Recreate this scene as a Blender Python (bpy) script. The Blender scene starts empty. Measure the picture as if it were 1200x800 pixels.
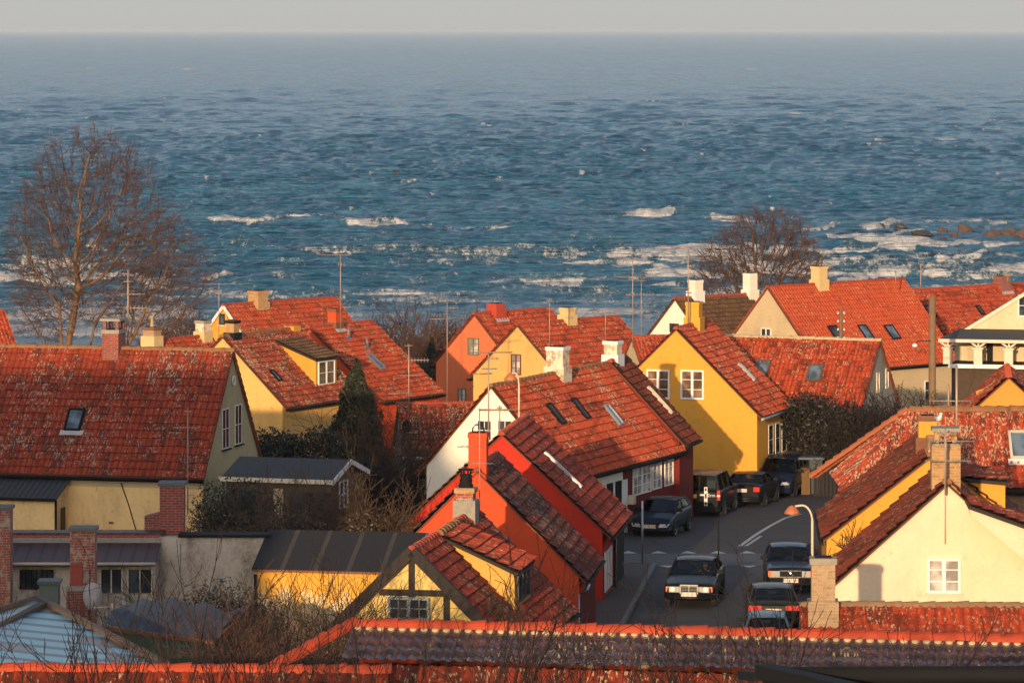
import bpy, math, random
import numpy as np
from mathutils import Matrix, Vector
random.seed(7); rng = np.random.default_rng(11)
R = math.radians; PI = math.pi
scene = bpy.context.scene
COL = scene.collection

# ------------------------------------------------------------------ camera
CZ, FP, HOR = 19.5, 5000.0, 35.0
cam = bpy.data.cameras.new('camera'); camo = bpy.data.objects.new('camera', cam); COL.objects.link(camo)
camo.location = (0, 0, CZ); camo.rotation_euler = (R(90), 0, 0)
cam.sensor_width = 36; cam.lens = 36*FP/1200; cam.shift_y = -(400-HOR)/1200
cam.clip_start = 1; cam.clip_end = 80000
scene.camera = camo

# ------------------------------------------------------------------ sky and sun
SUN_AZ, SUN_EL = 10.5, 8.0            # direction the light travels, degrees right of straight ahead
w = bpy.data.worlds.new("World"); scene.world = w; w.use_nodes = True
nt = w.node_tree; bg = nt.nodes['Background']
sky = nt.nodes.new('ShaderNodeTexSky'); sky.sky_type = 'NISHITA'; sky.sun_disc = False
sky.sun_elevation = R(SUN_EL + 4); sky.sun_rotation = R(180 + SUN_AZ)
sky.air_density = 1.0; sky.dust_density = 1.2; sky.ozone_density = 1.0; sky.altitude = 0
hs = nt.nodes.new('ShaderNodeHueSaturation'); hs.inputs['Saturation'].default_value = .75
mu = nt.nodes.new('ShaderNodeMix'); mu.data_type = 'RGBA'; mu.blend_type = 'MULTIPLY'; mu.inputs[0].default_value = 1; mu.inputs[7].default_value = (1.03, .985, 1.02, 1)
nt.links.new(sky.outputs[0], hs.inputs['Color']); nt.links.new(hs.outputs[0], mu.inputs[6]); 
gtc = nt.nodes.new('ShaderNodeTexCoord'); gsx = nt.nodes.new('ShaderNodeSeparateXYZ'); nt.links.new(gtc.outputs['Generated'], gsx.inputs[0])
gmr = nt.nodes.new('ShaderNodeMapRange'); gmr.interpolation_type = 'SMOOTHSTEP'; gmr.inputs[1].default_value = -.01; gmr.inputs[2].default_value = .16; gmr.inputs[3].default_value = .92; gmr.inputs[4].default_value = 0
nt.links.new(gsx.outputs[2], gmr.inputs[0]); hzm = nt.nodes.new('ShaderNodeMix'); hzm.data_type = 'RGBA'; hzm.inputs[7].default_value = (2.66, 2.69, 2.70, 1)   # pale grey band of mist along the horizon
nt.links.new(gmr.outputs[0], hzm.inputs[0]); nt.links.new(mu.outputs[2], hzm.inputs[6]); nt.links.new(hzm.outputs[2], bg.inputs[0]); bg.inputs[1].default_value = 0.15
sl = bpy.data.lights.new('sun', 'SUN'); so = bpy.data.objects.new('sun', sl); COL.objects.link(so)
sl.energy = 4.0; sl.color = (1.0, 0.71, 0.42); sl.angle = R(0.5)
tv = Vector((math.sin(R(SUN_AZ))*math.cos(R(SUN_EL)), math.cos(R(SUN_AZ))*math.cos(R(SUN_EL)), -math.sin(R(SUN_EL))))
so.rotation_euler = tv.to_track_quat('-Z', 'Y').to_euler()
vs = scene.view_settings
vs.view_transform = 'Standard'; vs.look = 'None'; vs.exposure = 0.34; vs.gamma = 1; vs.use_curve_mapping = False

# ------------------------------------------------------------------ materials
def new_mat(name):
    m = bpy.data.materials.new(name); m.use_nodes = True
    b = m.node_tree.nodes['Principled BSDF']
    return m, m.node_tree, b
def N(t, typ, **kw):
    n = t.nodes.new(typ)
    for k, v in kw.items():
        if k.startswith('i_'): n.inputs[k[2:].replace('_', ' ')].default_value = v
        elif k[0] == 'n' and k[1:].isdigit(): n.inputs[int(k[1:])].default_value = v
        else: setattr(n, k, v)
    return n
def L(t, a, b): t.links.new(a, b)
def mixc(t, fac, a, b, blend='MIX'):
    n = N(t, 'ShaderNodeMix', data_type='RGBA', blend_type=blend)
    for i, v in ((0, fac), (6, a), (7, b)):
        if hasattr(v, 'links'): L(t, v, n.inputs[i])
        elif i == 0: n.inputs[0].default_value = v
        else: n.inputs[i].default_value = (*v, 1)
    return n.outputs[2]
def mth(t, op, a, b=0.5, c=0.5, clamp=False):
    n = N(t, 'ShaderNodeMath', operation=op, use_clamp=clamp)
    for i, v in enumerate((a, b, c)):
        if hasattr(v, 'links'): L(t, v, n.inputs[i])
        else: n.inputs[i].default_value = v
    return n.outputs[0]
def noise(t, vec, scale, detail=4, rough=.6):
    n = N(t, 'ShaderNodeTexNoise'); n.inputs['Scale'].default_value = scale
    n.inputs['Detail'].default_value = detail; n.inputs['Roughness'].default_value = rough
    if vec is not None: L(t, vec, n.inputs['Vector'])
    return n.outputs['Fac']
def ramp(t, f, a, b):
    n = N(t, 'ShaderNodeMapRange', interpolation_type='SMOOTHSTEP'); L(t, f, n.inputs[0])
    n.inputs[1].default_value = a; n.inputs[2].default_value = b
    return n.outputs[0]
def bump(t, h, b, strength=.3, dist=.02):
    n = N(t, 'ShaderNodeBump'); n.inputs['Strength'].default_value = strength; n.inputs['Distance'].default_value = dist
    L(t, h, n.inputs['Height']); L(t, n.outputs[0], b.inputs['Normal'])
def mapping(t, vec, sc):
    n = N(t, 'ShaderNodeMapping'); n.inputs['Scale'].default_value = sc; L(t, vec, n.inputs['Vector']); return n.outputs[0]

def tile_mat(name, c1, c2, dark, lichen=.2, lcol=(.42, .36, .27), darkamt=.3, rough=.75, moss=.0, mcol=(.10, .075, .04), seed=0.0, spec=.3):
    m, t, b = new_mat(name)
    uv = N(t, 'ShaderNodeTexCoord')
    fl = N(t, 'ShaderNodeVectorMath', operation='FLOOR'); L(t, uv.outputs['UV'], fl.inputs[0])
    ad = N(t, 'ShaderNodeVectorMath', operation='ADD'); L(t, fl.outputs[0], ad.inputs[0]); ad.inputs[1].default_value = (seed, seed*1.7, 0)
    wn = N(t, 'ShaderNodeTexWhiteNoise', noise_dimensions='2D'); L(t, ad.outputs[0], wn.inputs['Vector'])
    rgb = N(t, 'ShaderNodeSeparateColor'); L(t, wn.outputs['Color'], rgb.inputs[0])
    r1, r2, r3 = rgb.outputs
    ob = uv.outputs['Object']
    r1 = mth(t, 'POWER', r1, 1.6)
    c = mixc(t, r1, c1, tuple((a+b_)/2 for a, b_ in zip(c1, c2)))
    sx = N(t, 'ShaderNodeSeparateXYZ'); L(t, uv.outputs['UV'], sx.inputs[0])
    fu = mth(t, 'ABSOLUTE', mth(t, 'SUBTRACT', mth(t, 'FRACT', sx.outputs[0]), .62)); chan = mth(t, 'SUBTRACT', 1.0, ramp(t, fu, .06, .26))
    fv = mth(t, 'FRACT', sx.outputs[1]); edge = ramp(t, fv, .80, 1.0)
    big = noise(t, ob, .9, 5, .7)
    dk = mth(t, 'MULTIPLY', ramp(t, mth(t, 'ADD', mth(t, 'MULTIPLY', r2, .45), big), .80-.35*darkamt, 1.10-.35*darkamt), .85)
    c = mixc(t, dk, c, dark)
    fine = noise(t, ob, 9, 5, .75)
    c = mixc(t, mth(t, 'MULTIPLY', mth(t, 'MAXIMUM', chan, edge), .62), c, tuple(v*.45 for v in c2))  # dirt and crease shade painted along tile hollows and under each overlap
    c = mixc(t, mth(t, 'MULTIPLY', ramp(t, fine, .46, .66), .62), c, tuple(v*.6 for v in dark))
    if moss > 0:
        mf = ramp(t, mth(t, 'ADD', noise(t, ob, .5, 6, .75), mth(t, 'MULTIPLY', fine, .3)), .86-.36*moss, 1.0-.36*moss)
        c = mixc(t, mth(t, 'MULTIPLY', mf, .85), c, mcol)
    if lichen > 0:
        patch = noise(t, mapping(t, uv.outputs['UV'], (2.0, 1.1, 1)), 2.1, 2, .5)
        reg = noise(t, ob, .45, 3, .6)
        lf = mth(t, 'ADD', mth(t, 'MULTIPLY', r3, .14), mth(t, 'ADD', patch, mth(t, 'MULTIPLY', reg, .42)))
        lf = ramp(t, lf, .965-.20*lichen, 1.0-.20*lichen)
        c = mixc(t, mth(t, 'MULTIPLY', lf, .85), c, lcol)
    L(t, c, b.inputs['Base Color']); b.inputs['Roughness'].default_value = rough
    b.inputs['Specular IOR Level'].default_value = spec
    bump(t, mth(t, 'ADD', fine, mth(t, 'MULTIPLY', r1, .4)), b, .5, .012)
    return m
def plaster(name, col, stain=None, amt=.35, rough=.9, sc=1.0, brickish=0):
    m, t, b = new_mat(name); tc = N(t, 'ShaderNodeTexCoord'); ob = tc.outputs['Object']
    stain = stain or tuple(v*.62 for v in col)
    n1 = noise(t, mapping(t, ob, (1, 1, .45)), .8*sc, 7, .68); n2 = noise(t, ob, 7*sc, 5, .7)
    f = mth(t, 'MULTIPLY', ramp(t, mth(t, 'ADD', mth(t, 'MULTIPLY', n2, .35), n1), .57, .90), amt)
    c = mixc(t, f, col, stain)
    c = mixc(t, mth(t, 'MULTIPLY', ramp(t, n2, .5, .75), .22), c, tuple(v*.7 for v in col))
    sp = ramp(t, noise(t, ob, 3.1*sc, 3, .5), .66, .74)
    n4 = noise(t, mapping(t, ob, (1.7*sc, 1.7*sc, .45)), 1.0, 6, .72); c = mixc(t, mth(t, 'MULTIPLY', ramp(t, n4, .50, .74), amt*.7), c, stain)
    c = mixc(t, mth(t, 'MULTIPLY', sp, amt*.8), c, tuple(v*.45 for v in stain))
    if brickish:
        br = N(t, 'ShaderNodeTexBrick'); L(t, tc.outputs['UV'], br.inputs['Vector']); br.inputs['Scale'].default_value = 1
        br.inputs['Brick Width'].default_value = .25; br.inputs['Row Height'].default_value = .075; br.inputs['Mortar Size'].default_value = .012
        c = mixc(t, mth(t, 'MULTIPLY', br.outputs['Fac'], brickish), c, tuple(v*.6 for v in col))
        bump(t, mth(t, 'ADD', mth(t, 'MULTIPLY', br.outputs['Fac'], -1.), n2), b, .5, .02)
    else: bump(t, n2, b, .35, .03)
    L(t, c, b.inputs['Base Color']); b.inputs['Roughness'].default_value = rough
    b.inputs['Specular IOR Level'].default_value = .2
    return m
def brick(name, c1, c2, mortar, wash=.0, wcol=(.6, .5, .36)):
    m, t, b = new_mat(name); tc = N(t, 'ShaderNodeTexCoord')
    br = N(t, 'ShaderNodeTexBrick'); L(t, tc.outputs['UV'], br.inputs['Vector']); br.inputs['Scale'].default_value = 1
    br.inputs['Brick Width'].default_value = .24; br.inputs['Row Height'].default_value = .078; br.inputs['Mortar Size'].default_value = .010
    br.inputs['Color1'].default_value = (*c1, 1); br.inputs['Color2'].default_value = (*c2, 1); br.inputs['Mortar'].default_value = (*mortar, 1)
    br.inputs['Bias'].default_value = -.1
    n2 = noise(t, tc.outputs['Object'], 6, 6, .75)
    c = mixc(t, mth(t, 'MULTIPLY', ramp(t, n2, .45, .7), .45), br.outputs['Color'], tuple(v*.35 for v in c2))
    if wash > 0:
        n3 = noise(t, tc.outputs['Object'], 3.3, 5, .7)
        c = mixc(t, ramp(t, n3, .72-.4*wash, .80-.4*wash), c, wcol)
    L(t, c, b.inputs['Base Color']); b.inputs['Roughness'].default_value = .9
    bump(t, mth(t, 'ADD', mth(t, 'MULTIPLY', br.outputs['Fac'], -1.), n2), b, .6, .02)
    return m
def plain(name, col, rough=.6, metal=0, var=.25, sc=5, spec=.5, coat=0):
    m, t, b = new_mat(name); tc = N(t, 'ShaderNodeTexCoord')
    n1 = noise(t, tc.outputs['Object'], sc, 5, .7)
    c = mixc(t, mth(t, 'MULTIPLY', ramp(t, n1, .4, .75), var), col, tuple(v*.45 for v in col))
    L(t, c, b.inputs['Base Color']); b.inputs['Roughness'].default_value = rough; b.inputs['Metallic'].default_value = metal
    b.inputs['Specular IOR Level'].default_value = spec; b.inputs['Coat Weight'].default_value = coat
    b.inputs['Coat Roughness'].default_value = .06
    return m
def striped(name, c1, c2, period, width, axis=0, rough=.7, var=.3):
    m, t, b = new_mat(name); tc = N(t, 'ShaderNodeTexCoord')
    s = N(t, 'ShaderNodeSeparateXYZ'); L(t, tc.outputs['UV'], s.inputs[0])
    f = mth(t, 'FRACT', mth(t, 'DIVIDE', s.outputs[axis], period)); f = mth(t, 'LESS_THAN', f, width)
    c = mixc(t, f, c1, c2); n1 = noise(t, tc.outputs['Object'], 4, 5, .7)
    c = mixc(t, mth(t, 'MULTIPLY', ramp(t, n1, .4, .75), var), c, tuple(v*.4 for v in c1))
    L(t, c, b.inputs['Base Color']); b.inputs['Roughness'].default_value = rough
    bump(t, f, b, .6, .02)
    return m
def glassy(name, col=(.02, .025, .03), rough=.06, spec=.6):
    m, t, b = new_mat(name); tc = N(t, 'ShaderNodeTexCoord')
    n1 = noise(t, tc.outputs['Object'], 1.7, 2, .5)
    c = mixc(t, ramp(t, n1, .4, .65), col, tuple(min(1, v*2.6+.01) for v in col)); L(t, c, b.inputs['Base Color'])
    b.inputs['Roughness'].default_value = rough; b.inputs['Specular IOR Level'].default_value = spec
    bump(t, n1, b, .08, .02)
    return m
def car_glass(name):
    m, t, b = new_mat(name); o = t.nodes['Material Output']
    tr = N(t, 'ShaderNodeBsdfTransparent'); tr.inputs[0].default_value = (.30, .34, .36, 1)
    gl = N(t, 'ShaderNodeBsdfGlossy'); gl.inputs['Roughness'].default_value = .04; gl.inputs[0].default_value = (.9, .95, 1, 1)
    fr = N(t, 'ShaderNodeLayerWeight'); fr.inputs[0].default_value = .5
    mx = N(t, 'ShaderNodeMixShader'); L(t, mth(t, 'ADD', mth(t, 'MULTIPLY', mth(t, 'POWER', fr.outputs['Facing'], 4.0), .40), .03), mx.inputs[0]); L(t, tr.outputs[0], mx.inputs[1]); L(t, gl.outputs[0], mx.inputs[2])
    L(t, mx.outputs[0], o.inputs[0]); t.nodes.remove(b)
    return m

T = {}
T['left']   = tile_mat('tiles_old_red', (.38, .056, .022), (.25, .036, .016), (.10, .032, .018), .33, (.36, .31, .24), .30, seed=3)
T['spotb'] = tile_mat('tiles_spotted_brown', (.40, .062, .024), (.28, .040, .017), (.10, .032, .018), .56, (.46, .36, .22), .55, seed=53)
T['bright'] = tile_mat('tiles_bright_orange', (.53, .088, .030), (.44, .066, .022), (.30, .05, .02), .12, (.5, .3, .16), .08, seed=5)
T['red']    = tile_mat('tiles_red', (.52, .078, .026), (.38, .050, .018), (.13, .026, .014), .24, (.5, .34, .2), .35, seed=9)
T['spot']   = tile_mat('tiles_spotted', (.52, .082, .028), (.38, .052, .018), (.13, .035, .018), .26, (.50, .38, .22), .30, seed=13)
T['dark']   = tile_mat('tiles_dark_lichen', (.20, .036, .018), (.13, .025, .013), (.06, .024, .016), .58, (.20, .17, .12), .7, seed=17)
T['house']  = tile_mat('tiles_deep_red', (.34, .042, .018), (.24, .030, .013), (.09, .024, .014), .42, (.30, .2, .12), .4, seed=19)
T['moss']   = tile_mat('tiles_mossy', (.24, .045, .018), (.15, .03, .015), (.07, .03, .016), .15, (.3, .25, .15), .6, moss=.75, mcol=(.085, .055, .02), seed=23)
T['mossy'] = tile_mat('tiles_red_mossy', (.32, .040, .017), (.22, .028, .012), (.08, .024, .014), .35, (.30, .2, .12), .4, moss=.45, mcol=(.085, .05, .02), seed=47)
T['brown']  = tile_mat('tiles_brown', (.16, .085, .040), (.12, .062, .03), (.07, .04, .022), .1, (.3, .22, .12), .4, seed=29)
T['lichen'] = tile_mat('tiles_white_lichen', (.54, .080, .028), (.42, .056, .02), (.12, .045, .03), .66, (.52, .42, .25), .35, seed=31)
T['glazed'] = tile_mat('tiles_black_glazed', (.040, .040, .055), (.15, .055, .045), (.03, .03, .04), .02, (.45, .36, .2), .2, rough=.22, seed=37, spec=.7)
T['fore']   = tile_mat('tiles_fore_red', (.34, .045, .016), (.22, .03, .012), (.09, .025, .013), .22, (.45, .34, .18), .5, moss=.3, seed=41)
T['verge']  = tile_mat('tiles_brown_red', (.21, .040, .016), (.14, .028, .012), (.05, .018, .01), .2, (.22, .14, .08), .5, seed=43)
VERGE = plain('verge_clay', (.16, .06, .035), .9, var=.5, sc=5)
RIDGE = plain('ridge_tile', (.36, .055, .022), .8, var=.7, sc=6)
RIDGE_OLD = plain('ridge_tile_mossy', (.26, .12, .05), .9, var=.6, sc=4)
RIDGE_BR = plain('ridge_tile_bright', (.42, .048, .010), .75, var=.6, sc=2.2)
MORTAR = plain('lime_mortar', (.55, .42, .22), .95, var=.45, sc=8)
WHITE = plain('white_paint', (.72, .70, .66), .55, var=.18)
CREAMP = plain('cream_paint', (.62, .52, .38), .6, var=.25)
DARKW = plain('dark_timber', (.022, .015, .011), .8, var=.5, sc=9)
BLACKP = plain('black_paint', (.012, .012, .013), .8, var=.3, spec=.15)
GREYM = plain('grey_metal', (.16, .17, .18), .45, metal=.5)
ZINC = plain('zinc', (.32, .34, .36), .4, metal=.7)
ANT = plain('antenna_metal', (.36, .26, .20), .5, metal=.3)
RUST = plain('rusty_metal', (.20, .075, .035), .8, var=.6)
GLASS = glassy('window_glass')
GLASSW = glassy('window_glass_warm', (.10, .055, .03), .12, .5)
SKYGL = glassy('skylight_glass', (.05, .07, .09), .08, .8)
GLASSC = glassy('window_glass_curtain', (.22, .20, .18), .25, .4)
CEMENT = plain('cement', (.30, .27, .22), .95, var=.5, sc=6)
LEAD = plain('lead_flashing', (.42, .42, .42), .6, var=.3)
TAR = striped('roofing_felt_battens', (.017, .016, .016), (.05, .042, .034), 1.02, .14, 0)
SLATE = plain('grey_roofing', (.05, .056, .06), .9, var=.4, sc=3)
CORR = striped('corrugated_sheet_grey', (.055, .062, .065), (.02, .022, .024), .21, .35, 0, .5)
CORRB = striped('corrugated_sheet_brown', (.075, .028, .026), (.03, .014, .014), .40, .25, 0, .55)
WOOD = plain('weathered_pole_wood', (.20, .12, .06), .85, var=.5, sc=3)
BARK = plain('bark', (.19, .105, .055), .95, var=.5, sc=3)
TWIG = plain('twig_bark', (.095, .046, .030), .95, var=.4, sc=2)
TWIGD = plain('twig_dark', (.022, .013, .010), .95, var=.4, sc=2)
TWIGT = plain('twig_tan', (.095, .055, .027), .95, var=.4, sc=2)

# ------------------------------------------------------------------ mesh accumulator
class MB:
    def __init__(s): s.V = []; s.F = []; s.n = 0
    def add(s, v, f, mat=0, uv=None, smooth=False):
        v = np.asarray(v, float).reshape(-1, 3); f = np.asarray(f, np.int64)
        s.V.append(v); s.F.append((f + s.n, mat, uv, smooth)); s.n += len(v)
    def box(s, c, size, ax=None, mat=0):
        h = np.array(size)/2.
        ax = np.eye(3) if ax is None else np.array(ax, float)
        k = np.array([[-1,-1,-1],[1,-1,-1],[1,1,-1],[-1,1,-1],[-1,-1,1],[1,-1,1],[1,1,1],[-1,1,1]])*h
        s.add(np.array(c) + k @ ax, [[0,3,2,1],[4,5,6,7],[0,1,5,4],[1,2,6,5],[2,3,7,6],[3,0,4,7]], mat)
    def bar(s, a, b, w, d, up=(0, 0, 1), mat=0):
        a = np.array(a, float); b = np.array(b, float); x = b-a; l = np.linalg.norm(x); x /= l
        u = np.array(up, float); y = np.cross(u, x)
        if np.linalg.norm(y) < 1e-6: y = np.cross((1, 0, 0), x)
        y /= np.linalg.norm(y); z = np.cross(x, y)
        s.box((a+b)/2, (l, w, d), [x, y, z], mat)
    def prism(s, poly, ext, mat=0):
        p = np.array(poly, float); n = len(p); e = np.array(ext, float)
        v = np.vstack([p, p+e])
        s.add(v, [[i, (i+1) % n, (i+1) % n+n, i+n] for i in range(n)], mat)
        for i in range(1, n-1): s.F.append((np.array([[0, i+1, i], [n, n+i, n+i+1]]) + s.n-2*n, mat, None, False))
    def quad(s, pts, mat=0, uv=None): s.add(pts, [list(range(len(pts)))], mat, uv)
    def tubes(s, segs, n=4, mat=0, smooth=True):
        segs = np.asarray(segs, float); a = segs[:, 0:3]; b = segs[:, 3:6]; r0 = segs[:, 6]; r1 = segs[:, 7]
        d = b-a; d /= np.maximum(np.linalg.norm(d, axis=1, keepdims=True), 1e-9)
        h = np.where(np.abs(d[:, 2:3]) > .9, np.array([[1., 0, 0]]), np.array([[0, 0, 1.]]))
        u = np.cross(h, d); u /= np.linalg.norm(u, axis=1, keepdims=True); v = np.cross(d, u)
        an = np.arange(n)*2*PI/n
        ring = np.cos(an)[None, :, None]*u[:, None, :] + np.sin(an)[None, :, None]*v[:, None, :]
        V = np.concatenate([a[:, None]+ring*r0[:, None, None], b[:, None]+ring*r1[:, None, None]], 1)
        i = np.arange(n); j = (i+1) % n
        q = np.stack([i, j, j+n, i+n], 1)[None] + (np.arange(len(segs))*2*n)[:, None, None]
        s.add(V.reshape(-1, 3), q.reshape(-1, 4), mat, None, smooth)
    def tube(s, pts, r, n=8, mat=0, cap=True):
        pts = [np.array(p, float) for p in pts]; rr = r if hasattr(r, '__len__') else [r]*len(pts)
        V = []
        for k, p in enumerate(pts):
            d = pts[min(k+1, len(pts)-1)]-pts[max(k-1, 0)]; d /= np.linalg.norm(d)
            h = np.array([1., 0, 0]) if abs(d[2]) > .9 else np.array([0, 0, 1.])
            u = np.cross(h, d); u /= np.linalg.norm(u); v = np.cross(d, u)
            V += [p + rr[k]*(math.cos(a)*u+math.sin(a)*v) for a in np.arange(n)*2*PI/n]
        F = [[k*n+i, k*n+(i+1) % n, (k+1)*n+(i+1) % n, (k+1)*n+i] for k in range(len(pts)-1) for i in range(n)]
        s.add(V, F, mat, None, True)
        if cap:
            for k, fl in ((0, -1), (len(pts)-1, 1)):
                idx = [k*n+i for i in range(n)][::fl]; s.F.append((np.array([idx])+s.n-len(V), mat, None, False))
    def lathe(s, c, prof, n=16, mat=0, axis='z'):
        V = []
        for r, z in prof:
            for a in np.arange(n)*2*PI/n:
                p = (r*math.cos(a), r*math.sin(a), z)
                if axis == 'y': p = (p[0], p[2], p[1])
                if axis == 'x': p = (p[2], p[0], p[1])
                V.append((c[0]+p[0], c[1]+p[1], c[2]+p[2]))
        F = [[k*n+i, k*n+(i+1) % n, (k+1)*n+(i+1) % n, (k+1)*n+i] for k in range(len(prof)-1) for i in range(n)]
        s.add(V, F, mat, None, True)
    def build(s, name, mats, parent=None, loc=(0, 0, 0), rotz=0, fixn=False):
        V = np.concatenate(s.V); me = bpy.data.meshes.new(name)
        loops = []; starts = []; tot = []; mi = []; sm = []; uvs = []; pos = 0
        for f, mat, uv, smooth in s.F:
            if f.ndim != 2 or not len(f): continue
            k = f.shape[1]; loops.append(f.ravel()); starts.append(pos+np.arange(len(f))*k); tot.append(np.full(len(f), k))
            mi.append(np.full(len(f), mat)); sm.append(np.full(len(f), smooth)); pos += f.size
            if uv is not None: uvs.append(np.asarray(uv, float).reshape(-1, 2))
            else:
                P = V[f]; nn = np.cross(P[:, 1]-P[:, 0], P[:, 2]-P[:, 0]); nn /= np.maximum(np.linalg.norm(nn, axis=1, keepdims=True), 1e-12)
                t = np.stack([-nn[:, 1], nn[:, 0], np.zeros(len(nn))], 1); l = np.linalg.norm(t, axis=1, keepdims=True)
                t = np.where(l > .05, t/np.maximum(l, 1e-9), np.array([[1., 0, 0]]))
                b2 = np.cross(nn, t)
                uvs.append(np.stack([(P*t[:, None]).sum(-1), (P*b2[:, None]).sum(-1)], -1).reshape(-1, 2))
        loops = np.concatenate(loops); starts = np.concatenate(starts); tot = np.concatenate(tot)
        me.vertices.add(len(V)); me.vertices.foreach_set('co', V.ravel())
        me.loops.add(len(loops)); me.loops.foreach_set('vertex_index', loops)
        me.polygons.add(len(starts)); me.polygons.foreach_set('loop_start', starts); me.polygons.foreach_set('loop_total', tot)
        me.polygons.foreach_set('material_index', np.concatenate(mi).astype(np.int32)); me.polygons.foreach_set('use_smooth', np.concatenate(sm))
        ul = me.uv_layers.new(name='UVMap'); ul.data.foreach_set('uv', np.concatenate(uvs).ravel())
        for m in (mats if isinstance(mats, (list, tuple)) else [mats]): me.materials.append(m)
        me.update(calc_edges=True); me.validate()
        o = bpy.data.objects.new(name, me); COL.objects.link(o); o.location = loc; o.rotation_euler = (0, 0, rotz)
        if parent is not None: o.parent = parent
        return o
def tag(o, label=None, cat=None, group=None, kind=None):
    if label: o['label'] = label
    if cat: o['category'] = cat
    if group: o['group'] = group
    if kind: o['kind'] = kind
    return o
def empty(name, loc, rz=0):
    o = bpy.data.objects.new(name, None); COL.objects.link(o); o.location = loc; o.rotation_euler = (0, 0, rz); o.empty_display_size = .3
    return o
def copy_tree(o, parent=None):
    c = o.copy(); COL.objects.link(c); c.parent = parent
    for ch in list(o.children): copy_tree(ch, c)
    return c

# ------------------------------------------------------------------ terrain height
def ground(x, Y):
    Y = np.asarray(Y, float)
    return np.interp(Y, [-60, 4, 20, 50, 78, 112, 155, 300, 345, 380, 520], [17.2, 17.3, 13.6, 8.2, 2.8, .3, 0, -5.4, -8.8, -11.5, -14])
def gz(x, Y): return float(ground(x, Y))
def at(px, py, Y):                 # the point at distance Y that stands at a place measured on the photograph
    return np.array([(px-600)/FP*Y, Y, CZ-(py-HOR)/FP*Y])

# ------------------------------------------------------------------ pantile sheets
def pantiles(mb, O, U, V, Nn, lu, lv, mask=None, seg=5, tw=.215, th=.335, amp=.042, step=.055, mat=0, wob=.02):
    O, U, V, Nn = [np.array(a, float) for a in (O, U, V, Nn)]
    nu = max(1, round(lu/tw)); nv = max(1, round(lv/th)); tw = lu/nu; th = lv/nv
    xs = np.linspace(0, lu, nu*seg+1); f = (np.arange(nu*seg+1) % seg)/seg
    prof = amp*((.5+.5*np.cos(2*PI*(f-.12)))**1.4)
    jit = rng.normal(0, .004, (nv, nu+1)); jit = jit[:, np.minimum(np.arange(nu*seg+1)//seg, nu)]
    sag = wob*np.sin(xs*.9+rng.uniform(0, 6))*.6 + wob*np.sin(xs*2.3+rng.uniform(0, 6))*.4
    rows = []; vv = []
    for c in range(nv):
        rows += [prof+step+jit[c]+sag, prof+jit[c]*.3+sag]; vv += [c*th, (c+1)*th]
    H = np.array(rows); vv = np.array(vv)
    vshift = np.zeros_like(H); 
    for c in range(nv):
        a = rng.normal(0, .006, nu+1)[np.minimum(np.arange(nu*seg+1)//seg, nu)]
        vshift[2*c] += a; 
        if c: vshift[2*c-1] += a
    P = O + xs[None, :, None]*U + (vv[:, None]+vshift)[..., None]*V + H[..., None]*Nn
    nr, nc = H.shape
    i, j = np.meshgrid(np.arange(nr-1), np.arange(nc-1), indexing='ij')
    q = np.stack([i*nc+j, i*nc+j+1, (i+1)*nc+j+1, (i+1)*nc+j], -1)
    tu = j//seg; cc = (i+1)//2
    uvu = np.stack([(j/seg), ((j+1)/seg), ((j+1)/seg), (j/seg)], -1); uvu = np.clip(uvu, tu[..., None]+.02, tu[..., None]+.98)
    lo = np.where(i % 2 == 0, i//2+.03, (i+1)//2+.0); hi = np.where(i % 2 == 0, i//2+.97, (i+1)//2+.03)
    lo = np.where(i % 2 == 1, (i+1)//2+.01, lo)
    uvv = np.stack([lo, lo, hi, hi], -1)
    uv = np.stack([uvu, uvv], -1)
    keep = np.ones(i.shape, bool)
    if mask is not None:
        keep = mask((tu+.5)*tw, (np.minimum(i//2, nv-1)+.5)*th)
    mb.add(P.reshape(-1, 3), q[keep].reshape(-1, 4), mat, uv[keep].reshape(-1, 2))
def ridge_tiles(mb, a, b, r=.125, ln=.40, mat=0, n=7, up=(0, 0, 1)):
    a = np.array(a, float); b = np.array(b, float); d = b-a; l = np.linalg.norm(d); d /= l
    s = np.cross(d, up); s /= np.linalg.norm(s); u = np.cross(s, d); k = max(1, round(l/ln)); ln = l/k
    an = np.linspace(-.15, PI+.15, n)
    for i in range(k):
        jz = random.gauss(0, .008)
        r0 = r*1.2; r1 = r*.90; jz2 = random.gauss(0, .008); p0 = a+d*(i*ln-.03)+u*jz; p1 = a+d*((i+1)*ln)+u*jz2
        V = [p0+s*r0*math.cos(t)+u*r0*math.sin(t) for t in an]+[p1+s*r1*math.cos(t)+u*r1*math.sin(t) for t in an]
        mb.add(V, [[j, j+1, n+j+1, n+j] for j in range(n-1)], mat)
        mb.add(V[:n], [list(range(n))], mat)

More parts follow.
